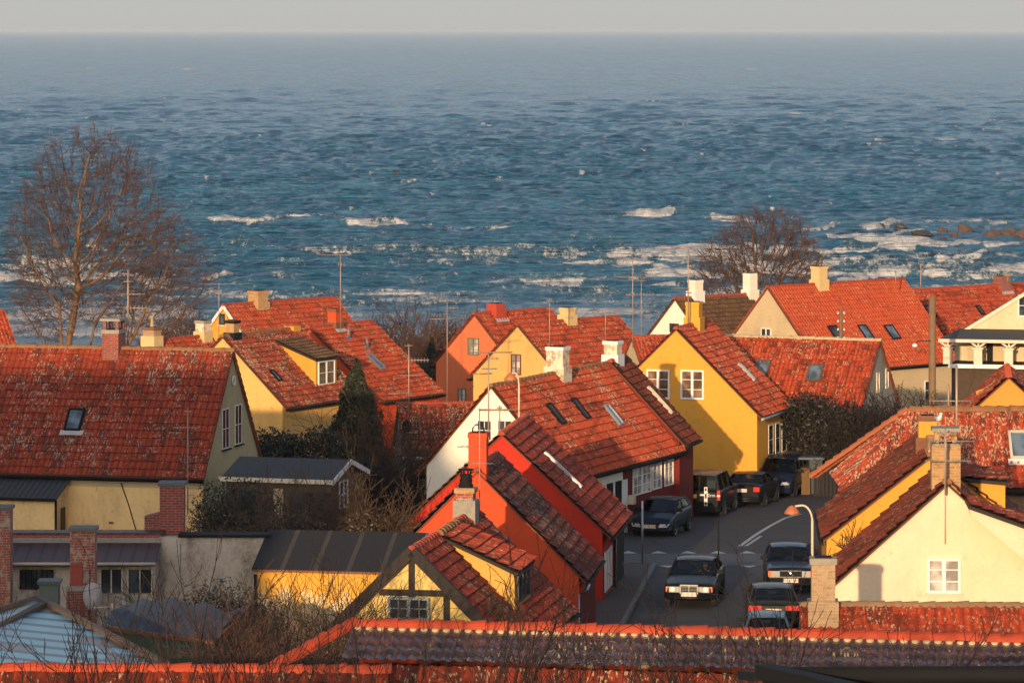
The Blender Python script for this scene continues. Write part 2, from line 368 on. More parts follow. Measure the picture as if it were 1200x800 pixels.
# ------------------------------------------------------------------ houses
class House:
    """gabled house; local x points to the right of the ridge direction, y along the ridge, z up from the ground"""
    def __init__(s, name, label, cat, x, y, zr, phi, Ln, w, ze, tile, wall, g=None, seg=5, roof='tile', ridge=None, ov=.28, vo=.10,
                 verge=None, group=None, walls=True, gutter=True, amp=.042, step=.055, ridge_r=.105, wallside=None, eave_tone=None, skipL=False):
        s.phi = R(phi); g = gz(x, y)-.15 if g is None else g
        s.o = np.array([x, y, g]); s.d = np.array([math.sin(s.phi), math.cos(s.phi), 0]); s.n = np.array([math.cos(s.phi), -math.sin(s.phi), 0])
        s.zr, s.ze, s.w, s.L = zr-g, ze-g, w, Ln
        s.e = tag(empty(name, (x, y, g), -s.phi), label, cat, group)
        s.ww = w-ov; s.wall = wall; s.tile = tile; s.vo = vo
        s.sl = (s.zr-s.ze)/w; s.pit = math.atan(s.sl); s.slen = math.hypot(w, s.zr-s.ze)
        if walls:
            mb = MB(); t = s.sl; zt = s.zr-.10; W = s.ww; ze_ = zt-W*t
            poly = [(-W, vo, -1), (W, vo, -1), (W, vo, ze_), (0, vo, zt), (-W, vo, ze_)]
            mb.prism(poly[::-1] if False else poly, (0, Ln-2*vo, 0)); 
            s.wallo = mb.build('wall', wall if not isinstance(wall, list) else wall, s.e)
        mb = MB()
        for sd in (-1, 1):
            if skipL and sd == -1: continue
            U = np.array([0, 1, 0]) if sd == 1 else np.array([0, -1, 0])
            V = np.array([-sd*math.cos(s.pit), 0, math.sin(s.pit)]); Nn = np.array([sd*math.sin(s.pit), 0, math.cos(s.pit)])
            O = np.array([sd*w, 0 if sd == 1 else Ln, s.ze])
            if roof == 'tile': pantiles(mb, O, U, V, Nn, Ln, s.slen, seg=seg, amp=amp, step=step)
            th = .035 if roof == 'tile' else .09
            z0 = -.035 if roof == 'tile' else 0.
            P = [O+Nn*z0, O+U*Ln+Nn*z0, O+U*Ln+V*s.slen+Nn*z0, O+V*s.slen+Nn*z0]
            mb.prism([p-Nn*th for p in P], Nn*th, 1 if roof == 'tile' else 0)
        if roof == 'tile':
            ridge_tiles(mb, (0, -.02, s.zr-.03), (0, Ln+.02, s.zr-.03), r=ridge_r, mat=2)
        s.roof = mb.build('roof', [tile, verge or VERGE, ridge or RIDGE], s.e)
        if verge is not None:                  # pale band or board along both slopes of the near gable
            mb = MB()
            for sd in (-1, 1):
                mb.bar((sd*w, -.02, s.ze-.07), (0, -.02, s.zr-.07), .05, .17, (0, 0, 1))
            mb.build('bargeboard', verge, s.e)
        if gutter:
            for sd in (-1, 1):
                mb = MB(); mb.tube([(sd*(w+.05), 0, s.ze-.07), (sd*(w+.05), Ln, s.ze-.07)], .06, 6)
                mb.bar((sd*(w-.02), 0, s.ze-.1), (sd*(w-.02), Ln, s.ze-.1), .03, .14)
                mb.build('gutter', eave_tone or BLACKP, s.e)
    def ray(s, px, py):
        c = np.array([0, 0, CZ])-s.o; d = np.array([(px-600)/FP, 1, -(py-HOR)/FP])
        f = lambda v: np.array([v@s.n, v@s.d, v[2]])
        return f(c), f(d)
    def gable(s, px, py):              # (x, z) where a measured point meets the near gable wall
        c, d = s.ray(px, py); t = (s.vo-c[1])/d[1]; p = c+t*d; return p[0], p[2]
    def side(s, px, py, sd=1):
        c, d = s.ray(px, py); t = (sd*s.ww-c[0])/d[0]; p = c+t*d; return p[1], p[2]
    def slope(s, px, py, sd=1):        # (along ridge, distance down from ridge)
        nn = np.array([sd*math.sin(s.pit), 0, math.cos(s.pit)]); c, d = s.ray(px, py)
        t = (np.array([0, 0, s.zr])-c)@nn/(d@nn); p = c+t*d
        return p[1], math.hypot(p[0], s.zr-p[2])
    def ridge_at(s, px, dz=0):
        c, d = s.ray(px, 0); t = -c[0]/d[0] if abs(d[0]) > 1e-6 else 0; return (c+t*d)[1]
    # frames: origin p (local), u, v, n
    def frame(s, where, a, b, sd=1):
        if where == 'g': return np.array([a, s.vo, b]), np.array([1., 0, 0]), np.array([0, 0, 1.]), np.array([0, -1., 0])
        if where == 's': return np.array([sd*s.ww, a, b]), np.array([0, float(sd), 0]), np.array([0, 0, 1.]), np.array([float(sd), 0, 0])
        V = np.array([-sd*math.cos(s.pit), 0, math.sin(s.pit)]); Nn = np.array([sd*math.sin(s.pit), 0, math.cos(s.pit)])
        return np.array([0, a, s.zr])-V*b, np.array([0, float(sd), 0]), V, Nn
    def window(s, fr, w, h, cols=2, rows=2, fmat=None, gmat=None, sill=None, depth=.05, casements=1, name='window', bw=.055, deep=.04):
        p, u, v, n = fr; fmat = fmat or WHITE; mb = MB()
        X = lambda a, b, c=0: p+u*a+v*b+n*c
        ax = [u, v, n]
        for sx in (-1, 1): mb.box(X(sx*(w/2-bw/2), 0, depth/2), (bw, h, depth), ax)
        for sy in (-1, 1): mb.box(X(0, sy*(h/2-bw/2), depth/2), (w-2*bw, bw, depth), ax)
        for k in range(1, casements):
            mb.box(X(-w/2+w*k/casements, 0, depth/2-.003), (bw*1.5, h-2*bw, depth-.006), ax)
        tot = cols*casements
        for k in range(1, tot):
            if casements > 1 and k % cols == 0: continue
            mb.box(X(-w/2+w*k/tot, 0, depth*.4), (.028, h-2*bw, depth*.6), ax)
        for k in range(1, rows): mb.box(X(0, -h/2+h*k/rows, depth*.38), (w-2*bw, .028, depth*.56), ax)
        o = mb.build(name, fmat, s.e)
        g = MB(); g.box(X(0, 0, .006), (w-bw, h-bw, .012), ax); g.build('pane', gmat or GLASS, o)
        if sill is not None:
            k = MB(); k.box(X(0, -h/2-.03, .05), (w+.1, .05, .12), ax); k.build('sill', sill, o)
        return o
    def skylight(s, px, py, w=.6, h=.9, sd=1, fmat=None, gmat=None, lead=False, name='skylight', label=None, zs=.1):
        a, b = s.slope(px, py, sd); p, u, v, n = s.frame('r', a, b, sd); p = p+n*.03
        o = s.window((p, u, v, n), w, h, 1, 1, fmat or BLACKP, gmat or SKYGL, None, zs, name=name, bw=.07)
        o.children[0].location = tuple(n*(zs*.55))
        if lead:
            k = MB(); k.box(p-v*(h/2+.08)+n*.03, (w+.25, .2, .03), [u, v, n]); k.build('flashing', LEAD, o)
        if label: o['label'] = label
        return o
    def chimney(s, yy, top, size=(.6, .6), mat=None, base=.4, cap=None, capmat=None, pot=None, x=0, foot=None, footmat=None, flash=None, name='chimney', low=None):
        """yy along the ridge, top = world height"""
        zt = top-s.o[2]; mat = mat or s.wall; mb = MB()
        zb = s.zr-abs(x)*s.sl-.9 if low is None else low
        mb.box((x, yy, (zb+zt)/2), (size[0], size[1], zt-zb))
        if cap: mb.box((x, yy, zt+.035-.11), (size[0]+cap, size[1]+cap, .14), mat=1)
        mb.box((x, yy, zt+.012), (size[0]*.7, size[1]*.7, .03), mat=2)
        if foot:
            zf = s.zr-abs(x)*s.sl
            mb.box((x, yy, zf+foot/2-.45), (size[0]+.16, size[1]+.16, foot+.9), mat=3)
        o = mb.build(name, [mat, capmat or CEMENT, BLACKP, footmat or capmat or mat], s.e)
        if flash:
            f = MB()
            for sd in (-1, 1):
                p, u, v, n = s.frame('r', yy, size[0]*.5/math.cos(s.pit)+.16, sd); f.box(p+n*.05, (size[1]+.3, .24, .03), [u, v, n])
            f.build('flashing', flash, o)
        if pot:
            k = MB(); r = .13
            if pot == 'pot': k.lathe((x, yy, zt), [(r, 0), (r*.95, .3), (r*1.15, .33), (r*1.15, .4), (0, .4)], 12); m_ = plain('pot_clay', (.3, .16, .08), .8)
            elif pot == 'tall': k.lathe((x, yy, zt), [(.12, 0), (.09, .12), (.085, .5), (.11, .52), (.11, .58), (0, .58)], 12); m_ = plain('pot_clay', (.42, .28, .14), .8)
            elif pot == 'cowl':
                k.lathe((x, yy, zt), [(.2, 0), (.22, .06), (.17, .14), (.2, .2), (.16, .27), (.19, .33), (.15, .38)], 14)
                for a in range(4): k.bar((x+.13*math.cos(a*PI/2+.6), yy+.13*math.sin(a*PI/2+.6), zt+.36), (x+.17*math.cos(a*PI/2+.6), yy+.17*math.sin(a*PI/2+.6), zt+.52), .04, .04)
                k.lathe((x, yy, zt+.5), [(0, 0), (.23, 0), (.23, .035), (0, .05)], 14); m_ = BLACKP
            elif pot == 'hoop':
                k.tube([(x-.18, yy, zt), (x-.17, yy, zt+.14), (x-.08, yy, zt+.24), (x+.08, yy, zt+.24), (x+.17, yy, zt+.14), (x+.18, yy, zt)], .025, 6); m_ = BLACKP
            elif pot == 'slab':
                for a in (-1, 1):
                    for b in (-1, 1): k.box((x+a*size[0]*.38, yy+b*size[1]*.38, zt+.16), (.12, .12, .32))
                k.box((x, yy, zt+.36), (size[0]+.14, size[1]+.14, .09), mat=1); k.build('chimney_pot', [mat, CEMENT], o); return o
            k.build('chimney_pot', m_, o)
        return o
    def dormer_at(s, start, foot, top, length, *a, **k):
        y0, b0 = s.slope(*foot); xf = b0*math.cos(s.pit)
        c, d = s.ray(*top); t = (y0-c[1])/d[1]; p = c+t*d; c, d = s.ray(*start); t = (y0-c[1])/d[1]; q = c+t*d
        xs = min(max(.05, q[0]), xf-.5)
        return s.dormer(y0, y0+length, xs, xf, p[2]+.04, *a, **k)
    def dormer(s, y0, y1, xs, xf, zf, cheek, tile, cols=3, winw=None, winh=.7, sd=1, fmat=None, lip=.12, zs=None, seg=5, rid=None, gm=None):
        """shed dormer on one slope; zf = roof height at the front, relative to ground"""
        zs = s.zr-xs*s.sl if zs is None else zs; zb = s.zr-xf*s.sl
        mb = MB()
        a0, a1 = y0, y1
        P = [(sd*xs, 0, zs-.1), (sd*xf, 0, zf-.1), (sd*xf, 0, zb-.1), (sd*(xs+.05), 0, zs-.25)]
        P = [np.array(p)+np.array([0, a0, 0]) for p in P]
        mb.prism(P, (0, a1-a0, 0)); o = mb.build('dormer', cheek, s.e)
        ang = math.atan2(zs-zf, xf-xs); ll = math.hypot(zs-zf, xf-xs)+lip
        V = np.array([-sd*math.cos(ang), 0, math.sin(ang)]); Nn = np.array([sd*math.sin(ang), 0, math.cos(ang)])
        top = np.array([sd*xs, 0, zs]); O = top-V*ll; U = np.array([0, float(sd), 0])
        O = O+np.array([0, (a0-lip) if sd == 1 else (a1+lip), 0]); wl = a1-a0+2*lip
        mb = MB()
        if tile is not None and tile.name.startswith('tiles'): pantiles(mb, O+Nn*.03, U, V, Nn, wl, ll, seg=seg)
        mb.prism([O-Nn*.09, O+U*wl-Nn*.09, O+U*wl+V*ll-Nn*.09, O+V*ll-Nn*.09], Nn*.09, 1)
        if rid is not None: ridge_tiles(mb, O+V*ll+Nn*.03, O+V*ll+U*wl+Nn*.03, mat=2)
        mb.build('dormer_roof', [tile, DARKW if tile.name.startswith('tiles') else tile, rid or RIDGE], o)
        if cols:
            W_ = winw or (a1-a0)*.8
            fr = (np.array([sd*xf, (a0+a1)/2, zf-.16-winh/2]), U, np.array([0, 0, 1.]), np.array([float(sd), 0, 0]))
            wo = s.window(fr, W_, winh, 1, 2, fmat or WHITE, gm or GLASS, None, .06, casements=cols, name='dormer_window')
            wo.parent = o
        return o

# ------------------------------------------------------------------ setting: ground
def grid_mesh(name, X, Y, Z, mat, label=None, kind='structure'):
    nr, nc = X.shape; mb = MB()
    i, j = np.meshgrid(np.arange(nr-1), np.arange(nc-1), indexing='ij')
    q = np.stack([i*nc+j, i*nc+j+1, (i+1)*nc+j+1, (i+1)*nc+j], -1).reshape(-1, 4)
    mb.add(np.stack([X, Y, Z], -1).reshape(-1, 3), q, 0, np.stack([X.ravel()[q], Y.ravel()[q]], -1).reshape(-1, 2), True)
    o = mb.build(name, mat); tag(o, kind=kind)
    return o
m, t, b = new_mat('garden_ground'); tc = N(t, 'ShaderNodeTexCoord'); ob = tc.outputs['Object']
c = mixc(t, ramp(t, noise(t, ob, .25, 6, .7), .4, .62), (.045, .038, .02), (.10, .075, .03)); c = mixc(t, ramp(t, noise(t, ob, 2.5, 6, .75), .45, .7), c, (.03, .022, .014))
L(t, c, b.inputs['Base Color']); b.inputs['Roughness'].default_value = .95; bump(t, noise(t, ob, 3, 6, .8), b, .8, .15); GROUND = m
xs = np.linspace(-90, 90, 121); ys = np.concatenate([np.linspace(-60, 150, 90), np.linspace(152.5, 520, 150)])
X, Yg = np.meshgrid(xs, ys); Zg = ground(X, Yg) - .03
bumpy = np.where((np.abs(X-6) > 9) | (Yg > 210) | (Yg < 118), .25, 0.)*np.sin(X*.31+np.sin(Yg*.17)*2)*np.cos(Yg*.23)
shore = np.clip((Yg-380)/20, 0, 1)*(1.2*np.sin(X*.13)+.8*np.sin(X*.41+Yg*.3))*.5
grid_mesh('ground', X, Yg, Zg+bumpy+shore, GROUND)

# road, markings, pavement -------------------------------------------------
m, t, b = new_mat('asphalt'); tc = N(t, 'ShaderNodeTexCoord'); ob = tc.outputs['Object']
c = mixc(t, ramp(t, noise(t, ob, .6, 6, .7), .35, .7), (.058, .053, .049), (.040, .038, .037)); c = mixc(t, mth(t, 'MULTIPLY', ramp(t, noise(t, ob, 30, 3, .8), .4, .7), .5), c, (.085, .08, .075))
pt = N(t, 'ShaderNodeTexVoronoi', feature='DISTANCE_TO_EDGE'); pt.inputs['Scale'].default_value = .35; L(t, ob, pt.inputs['Vector'])
c = mixc(t, mth(t, 'MULTIPLY', mth(t, 'LESS_THAN', pt.outputs['Distance'], .012), .5), c, (.02, .02, .02))
L(t, c, b.inputs['Base Color']); b.inputs['Roughness'].default_value = .85; b.inputs['Specular IOR Level'].default_value = .3; bump(t, noise(t, ob, 25, 4, .8), b, .4, .01); ASPH = m
ASPH2 = plain('asphalt_smooth', (.075, .074, .075), .8, var=.3, sc=2)
PAVE = plain('paving_brown', (.085, .062, .048), .9, var=.4, sc=5)
m, t, b = new_mat('paving_bricks'); tc = N(t, 'ShaderNodeTexCoord'); br = N(t, 'ShaderNodeTexBrick'); L(t, tc.outputs['UV'], br.inputs['Vector']); br.inputs['Scale'].default_value = 1
br.inputs['Brick Width'].default_value = .3; br.inputs['Row Height'].default_value = .3; br.inputs['Mortar Size'].default_value = .015
br.inputs['Color1'].default_value = (.10, .066, .05, 1); br.inputs['Color2'].default_value = (.07, .05, .042, 1); br.inputs['Mortar'].default_value = (.03, .026, .022, 1)
L(t, mixc(t, mth(t, 'MULTIPLY', noise(t, tc.outputs['Object'], 2, 5), .5), br.outputs['Color'], (.05, .04, .035)), b.inputs['Base Color']); b.inputs['Roughness'].default_value = .9; PAVE = m
KERB = plain('kerb_granite', (.15, .145, .14), .85, var=.4)
def strip(name, pts, z_off, mat, kind='structure', top=None, rows=40, y0=None, y1=None, lx=None, rx=None):
    ys = np.linspace(y0, y1, rows); Lx = np.interp(ys, *lx); Rx = np.interp(ys, *rx)
    f = np.linspace(0, 1, 12); X = Lx[:, None]+(Rx-Lx)[:, None]*f; Y = np.repeat(ys[:, None], 12, 1)
    o = grid_mesh(name, X, Y, ground(X, Y)+z_off, mat, kind=kind); return o
kerbx = ([110, 138.6, 155.2], [1.2, 3.66, 5.25])
strip('road', None, .004, ASPH, y0=110, y1=215, rows=120, lx=([110, 155.2, 156.5, 163, 172, 180, 192, 215], [1.2, 5.25, -2, -2, 5.6, 7.4, 10.8, 16]), rx=([110, 140, 160, 175, 195, 215], [9.8, 11.2, 13.5, 17, 22, 27]))
strip('speed_table', None, .008, ASPH2, y0=155.6, y1=160.6, rows=10, lx=([155, 162], [0.5, .5]), rx=([155, 162], [13.0, 13.8]))
# raised pavement with kerb
ys_ = np.linspace(112, 155.2, 40); mb = MB(); kx = np.interp(ys_, *kerbx)
for a in range(len(ys_)-1):
    z0, z1 = gz(0, ys_[a])+.12, gz(0, ys_[a+1])+.12
    lxa, lxb = kx[a]-2.6, kx[a+1]-2.6
    mb.quad([(lxa, ys_[a], z0), (kx[a]-.16, ys_[a], z0), (kx[a+1]-.16, ys_[a+1], z1), (lxb, ys_[a+1], z1)])
mb.quad([(kx[-1]-2.6, 155.2, -.2), (kx[-1]-.16, 155.2, -.2), (kx[-1]-.16, 155.2, .12), (kx[-1]-2.6, 155.2, .12)])
tag(mb.build('pavement', PAVE), kind='structure')
mb = MB()
for a in range(len(ys_)-1):
    z0, z1 = gz(0, ys_[a])+.125, gz(0, ys_[a+1])+.125
    mb.prism([(kx[a]-.16, ys_[a], z0-.3), (kx[a], ys_[a], z0-.3), (kx[a], ys_[a], z0), (kx[a]-.16, ys_[a], z0)], (kx[a+1]-kx[a], ys_[a+1]-ys_[a]-.01, z1-z0))
tag(mb.build('kerb', KERB), kind='structure')
LINE = plain('road_paint', (.48, .46, .42), .7, var=.45, sc=8)
def zr_(x, y, o=.012): return (x, y, gz(x, y)+o)
mb = MB()
for k in range(8):                      # give-way triangles on both edges of the table
    x0 = 4.1+k*1.12
    mb.quad([zr_(x0, 160.7, .014), zr_(x0+.62, 160.7, .014), zr_(x0+.31, 161.75, .014)])
    x1 = 6.05+k*1.12 if k else 5.35
    if k < 5: mb.quad([zr_(x1+.62, 155.5, .014), zr_(x1, 155.5, .014), zr_(x1+.31, 154.7, .014)])
tag(mb.build('road_triangle_markings', LINE), kind='structure')
def linepath(P, wd, mb):
    for (x0, y0), (x1, y1) in zip(P[:-1], P[1:]):
        d = np.array([x1-x0, y1-y0]); d /= np.linalg.norm(d); n = np.array([-d[1], d[0]])*wd/2
        mb.quad([zr_(x0-n[0], y0-n[1], .016), zr_(x0+n[0], y0+n[1], .016), zr_(x1+n[0], y1+n[1], .016), zr_(x1-n[0], y1-n[1], .016)])
def gp(px, py):                         # ground point under a place measured on the photo
    Y = 150.
    for _ in range(30): Y = FP*(CZ-gz(0, Y))/(py-HOR)
    return ((px-600)/FP*Y, Y)
mb = MB(); linepath([gp(867, 640), gp(885, 627), gp(903, 616), gp(920, 607), gp(938, 602)], .16, mb); linepath([gp(874, 640), gp(892, 628)], .14, mb)
tag(mb.build('road_line_markings', LINE), kind='structure')
mb = MB(); x, y = gp(763, 722); mb.box((x, y, gz(x, y)+.006), (.75, 1.3, .012)); tag(mb.build('manhole_cover', plain('cast_iron', (.02, .02, .021), .7)), 'dark rectangular drain cover in the asphalt near the kerb', 'drain cover')

# ------------------------------------------------------------------ sea
SEA = -10.0
def build_sea():
    py = np.concatenate([np.arange(425, 400, -.5), np.arange(400, 150, -.27), 150-np.cumsum(np.linspace(.27, .50, 285))])
    py = np.concatenate([py[py > 40.4], [40.2, 39.5, 38.9, 38.4, 37.9, 37.6]])
    Y = (CZ-SEA)*FP/(py-HOR); s_ = np.linspace(-.165, .165, 860)
    Yg, S = np.meshgrid(Y, s_, indexing='ij'); X = Yg*S
    dY = np.abs(np.gradient(Y))[:, None]; dX = (Yg*(s_[1]-s_[0]))
    r = np.random.default_rng(5); Z = np.zeros_like(X)
    shoal = np.clip((Yg-405)/120, .15, 1)
    wx = X+6*np.sin(Yg*.013+X*.01); wy = Yg+5*np.sin(X*.021+1.3)+3*np.sin(X*.05+Yg*.02)
    for k in range(130):
        lam = 2.2*(42/2.2)**(r.random()**.95); ang = r.normal(R(6), R(26)); A = .0150*lam**.66*(1 if lam < 14 else .60)
        kx, ky = 2*PI/lam*math.sin(ang), 2*PI/lam*math.cos(ang); ph = r.uniform(0, 2*PI)
        fade = np.clip(lam/(3.0*dY*abs(math.cos(ang))+2.4*dX*abs(math.sin(ang))+1e-6)-.25, 0, 1)**.7
        if fade.max() < .01: continue
        q = np.sin(kx*wx+ky*wy+ph)
        Z += A*fade*(1.9*(1-np.sqrt(q*q+.02))-.7 if k % 2 else q)
    grp = 1+.35*np.sin(X*.017+Yg*.009+1)*np.sin(X*.006-Yg*.013)
    Z *= grp*shoal
    foam = np.zeros_like(X)
    # value noise field
    def vn(sx, sy, seed):
        g = np.random.default_rng(seed).random((257, 257)); u = ((X+9000)/sx) % 256; v = (Yg/sy) % 256
        i, j = np.minimum(u.astype(int), 255), np.minimum(v.astype(int), 255); fu = u-i; fv = v-j; fu = fu*fu*(3-2*fu); fv = fv*fv*(3-2*fv)
        return (g[i, j]*(1-fu)+g[i+1, j]*fu)*(1-fv)+(g[i, j+1]*(1-fu)+g[i+1, j+1]*fu)*fv
    n1 = vn(3.2, 2.4, 1); n2 = vn(9, 6, 2); n3 = vn(30, 14, 3); n4 = vn(1.3, 1.1, 4)
    PX = 600+S*FP; PY = HOR+(CZ-SEA)*FP/Yg
    # breakers: (px0, px1, py, thickness m, height, slope of line, strength)
    br = [(960, 1115, 276, 4, .6, -.03, 1.0), (1010, 1210, 287, 4, .5, .0, .9), (830, 1000, 312, 5, .6, .01, .95), (650, 780, 309, 5, .5, .02, .9), (960, 1210, 303, 4, .5, -.02, .75), (1040, 1210, 336, 4, .3, -.02, .8), (300, 500, 300, 3, .4, .0, .55), (480, 640, 268, 3, .4, .02, .6), (560, 720, 331, 3, .3, .01, .6), (220, 330, 345, 3, .3, 0, .6), (420, 620, 355, 3, .3, .01, .6), (232, 400, 258, 5, .7, -.01, .85), (398, 492, 264, 6, 1.3, .02, 1.25), (712, 800, 252, 5, 1.1, .02, 1.15), (812, 905, 257, 4, .7, .03, .9),
          (905, 1010, 268, 4, .8, -.09, .8), (1000, 1075, 264, 7, 1.0, -.03, 1.1), (1060, 1200, 261, 4, .4, .02, .6), (965, 1110, 285, 7, .9, -.03, 1.1), (885, 1090, 296, 6, .9, -.045, 1.1),
          (738, 905, 294, 7, .8, .01, 1.1), (700, 900, 304, 9, 1.0, .02, 1.15), (745, 1030, 322, 6, .7, .0, 1.0), (970, 1260, 322, 6, .7, -.055, 1.05), (1130, 1175, 297, 4, .8, .0, .9),
          (225, 292, 324, 4, .9, -.02, .95), (10, 130, 311, 4, .6, .0, .8), (-60, 210, 332, 5, .6, .02, .95), (-80, 240, 372, 9, .5, -.02, 1.2), (-80, 60, 386, 5, .4, 0, 1.0), (20, 240, 391, 6, .4, -.01, 1.1),
          (590, 700, 292, 3, .3, .03, .55), (480, 600, 303, 3, .3, -.02, .45), (250, 420, 352, 4, .4, 0, .5), (640, 760, 367, 5, .4, .01, .9), (1080, 1220, 312, 4, .3, 0, .5)]
    for p0, p1, pyc, th, hh, sl_, st in br:
        c = pyc+sl_*(PX-(p0+p1)/2)+1.5*np.sin(PX*.045+pyc)+.8*np.sin(PX*.13+pyc*2)+1.6*(n2-.5)
        Yc = (CZ-SEA)*FP/(c-HOR); wdt = np.clip((PX-p0)/28, 0, 1)*np.clip((p1-PX)/28, 0, 1); wdt = wdt*wdt*(3-2*wdt)
        d = Yg-Yc; th = th*1.35; hh = hh*.7
        Z += hh*wdt*np.exp(-(d/(th*.30))**2)*(.7+.6*n2) - .25*hh*wdt*np.exp(-((d+th*.5)/(th*.3))**2)
        f = np.where(d > 0, np.exp(-(d/(th*1.05))**2), np.exp(-(d/(th*.30))**2))*wdt
        foam = np.maximum(foam, 1.30*st*np.clip(f*1.5, 0, 1)*(.48+.42*n1+.28*n4)*(.72+.45*n2))
        tr = np.where(d > 0, np.exp(-(d/(th*3.2))**2), np.exp(-(d/(th*1.6))**2))*np.clip((PX-p0+40)/60, 0, 1)*np.clip((p1+40-PX)/60, 0, 1)
        foam = np.maximum(foam, .5*st*tr*np.clip(n1*1.3+n4*.5-.5+.5*(n3-.5), 0, 1))
    # surf wash near the shore, streaky
    wash = np.clip((PY-250)/60, 0, 1)*.62+np.clip((PY-360)/30, 0, 1)*.15
    foam = np.maximum(foam, wash*np.clip(n2*.8+n1*.55-.32+.4*(n3-.5), 0, 1)*1.25)
    # scattered white caps further out
    for k in range(190):
        q = r.random(); pyc = 46+205*q**1.25; pxc = r.uniform(-60, 1260); wpx = r.uniform(4, 9)+(r.random() < .15)*r.uniform(5, 14)
        ii = np.searchsorted(-py, -pyc); a, b_ = max(0, ii-9), min(len(py), ii+9)
        sub = np.s_[a:b_, :]
        dd = ((PX[sub]-pxc)/wpx)**2+((PY[sub]-pyc-.8*np.sin((PX[sub]-pxc)*.4))/(.40+pyc/800))**2
        foam[sub] = np.maximum(foam[sub], (.9+.35*n1[sub])*np.exp(-dd)*r.uniform(.6, 1.0)*np.clip((Z[sub]+.05)/.45, 0, 1))
    for pxc, pyc, wpx, st in ((932, 133, 9, 1.2), (972, 133, 12, .9), (1110, 163, 15, 1.0), (848, 162, 5, .9), (880, 81, 10, .9), (220, 81, 9, 1), (190, 142, 7, 1), (129, 153, 5, 1.1), (105, 80, 8, .9), (1060, 112, 6, .9), (350, 131, 5, .8)):
        dd = ((PX-pxc)/wpx)**2+((PY-pyc)/(.9))**2; foam = np.maximum(foam, st*np.exp(-dd)*(.75+.4*n1))
    mb = MB(); nr, nc = X.shape
    i, j = np.meshgrid(np.arange(nr-1), np.arange(nc-1), indexing='ij')
    q = np.stack([i*nc+j, i*nc+j+1, (i+1)*nc+j+1, (i+1)*nc+j], -1).reshape(-1, 4)
    mb.add(np.stack([X, Yg, Z+SEA], -1).reshape(-1, 3), q, 0, np.zeros((q.size, 2)), True)
    m, t, b = new_mat('sea_water'); tc = N(t, 'ShaderNodeTexCoord'); ob = tc.outputs['Object']
    at_ = N(t, 'ShaderNodeAttribute', attribute_name='foam'); fa = at_.outputs['Fac']
    nz = noise(t, mapping(t, ob, (1.1, .30, 1)), 1.0, 9, .82)
    fm = ramp(t, mth(t, 'ADD', fa, mth(t, 'MULTIPLY', mth(t, 'SUBTRACT', nz, .5), 2.6)), .36, .64)
    wc = mixc(t, ramp(t, noise(t, mapping(t, ob, (.03, .012, 1)), 1.0, 4, .6), .35, .65), (.036, .180, .325), (.075, .250, .410))
    wc = mixc(t, ramp(t, fa, .05, .6), wc, (.09, .19, .23))
    st = noise(t, mapping(t, ob, (.30, .050, 1)), 1.0, 10, .84)
    st2 = noise(t, mapping(t, ob, (.11, .008, 1)), 1.0, 9, .84); st3 = noise(t, mapping(t, ob, (.03, .0012, 1)), 1.0, 8, .82)
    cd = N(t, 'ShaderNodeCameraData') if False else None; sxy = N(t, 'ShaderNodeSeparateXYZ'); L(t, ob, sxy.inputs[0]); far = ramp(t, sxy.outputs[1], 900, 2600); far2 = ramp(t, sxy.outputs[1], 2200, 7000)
    wc = mixc(t, mth(t, 'MULTIPLY', ramp(t, st, .50, .62), .75), wc, (.012, .078, .145))  # dark streaks: shaded wave faces painted into the water colour
    wc = mixc(t, mth(t, 'MULTIPLY', ramp(t, st, .48, .38), .55), wc, (.20, .36, .50))  # pale streaks: wave highlights painted into the water colour
    wc = mixc(t, mth(t, 'MULTIPLY', mth(t, 'MULTIPLY', ramp(t, st2, .44, .60), far), .60), wc, (.012, .07, .13))  # broader painted wave shade for the distant water
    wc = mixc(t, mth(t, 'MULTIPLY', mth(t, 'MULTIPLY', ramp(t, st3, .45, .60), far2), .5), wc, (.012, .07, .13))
    fc = mixc(t, ramp(t, noise(t, mapping(t, ob, (1.6, .5, 1)), 1.0, 8, .8), .42, .60), (.95, .92, .90), (.60, .66, .70))
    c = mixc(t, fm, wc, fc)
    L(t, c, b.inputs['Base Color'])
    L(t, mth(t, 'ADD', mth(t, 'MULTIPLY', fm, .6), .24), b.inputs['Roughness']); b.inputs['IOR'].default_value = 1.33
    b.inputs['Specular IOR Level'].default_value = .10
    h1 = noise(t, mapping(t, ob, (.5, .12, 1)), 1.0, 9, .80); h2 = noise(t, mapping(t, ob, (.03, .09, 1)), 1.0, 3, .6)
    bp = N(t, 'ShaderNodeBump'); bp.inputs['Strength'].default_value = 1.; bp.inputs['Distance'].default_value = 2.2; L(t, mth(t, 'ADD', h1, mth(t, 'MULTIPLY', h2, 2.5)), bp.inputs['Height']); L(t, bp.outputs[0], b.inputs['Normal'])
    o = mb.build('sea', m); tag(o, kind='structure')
    a = o.data.attributes.new('foam', 'FLOAT', 'POINT'); a.data.foreach_set('value', foam.ravel().astype(np.float32))
build_sea()
# open water to the sides and out to the horizon, just below the modelled sheet
# haze: the air over the sea
mb = MB(); mb.box((0, 29000, 4.0), (26000, 60400, 40.0))
hz = bpy.data.materials.new('haze_air'); hz.use_nodes = True; t = hz.node_tree; t.nodes.remove(t.nodes['Principled BSDF'])
pv = N(t, 'ShaderNodeVolumePrincipled'); pv.inputs['Color'].default_value = (.76, .86, .97, 1); pv.inputs['Density'].default_value = .00004; pv.inputs['Anisotropy'].default_value = 0.0
L(t, pv.outputs[0], t.nodes['Material Output'].inputs['Volume'])
haze = mb.build('haze', hz); tag(haze, kind='stuff')

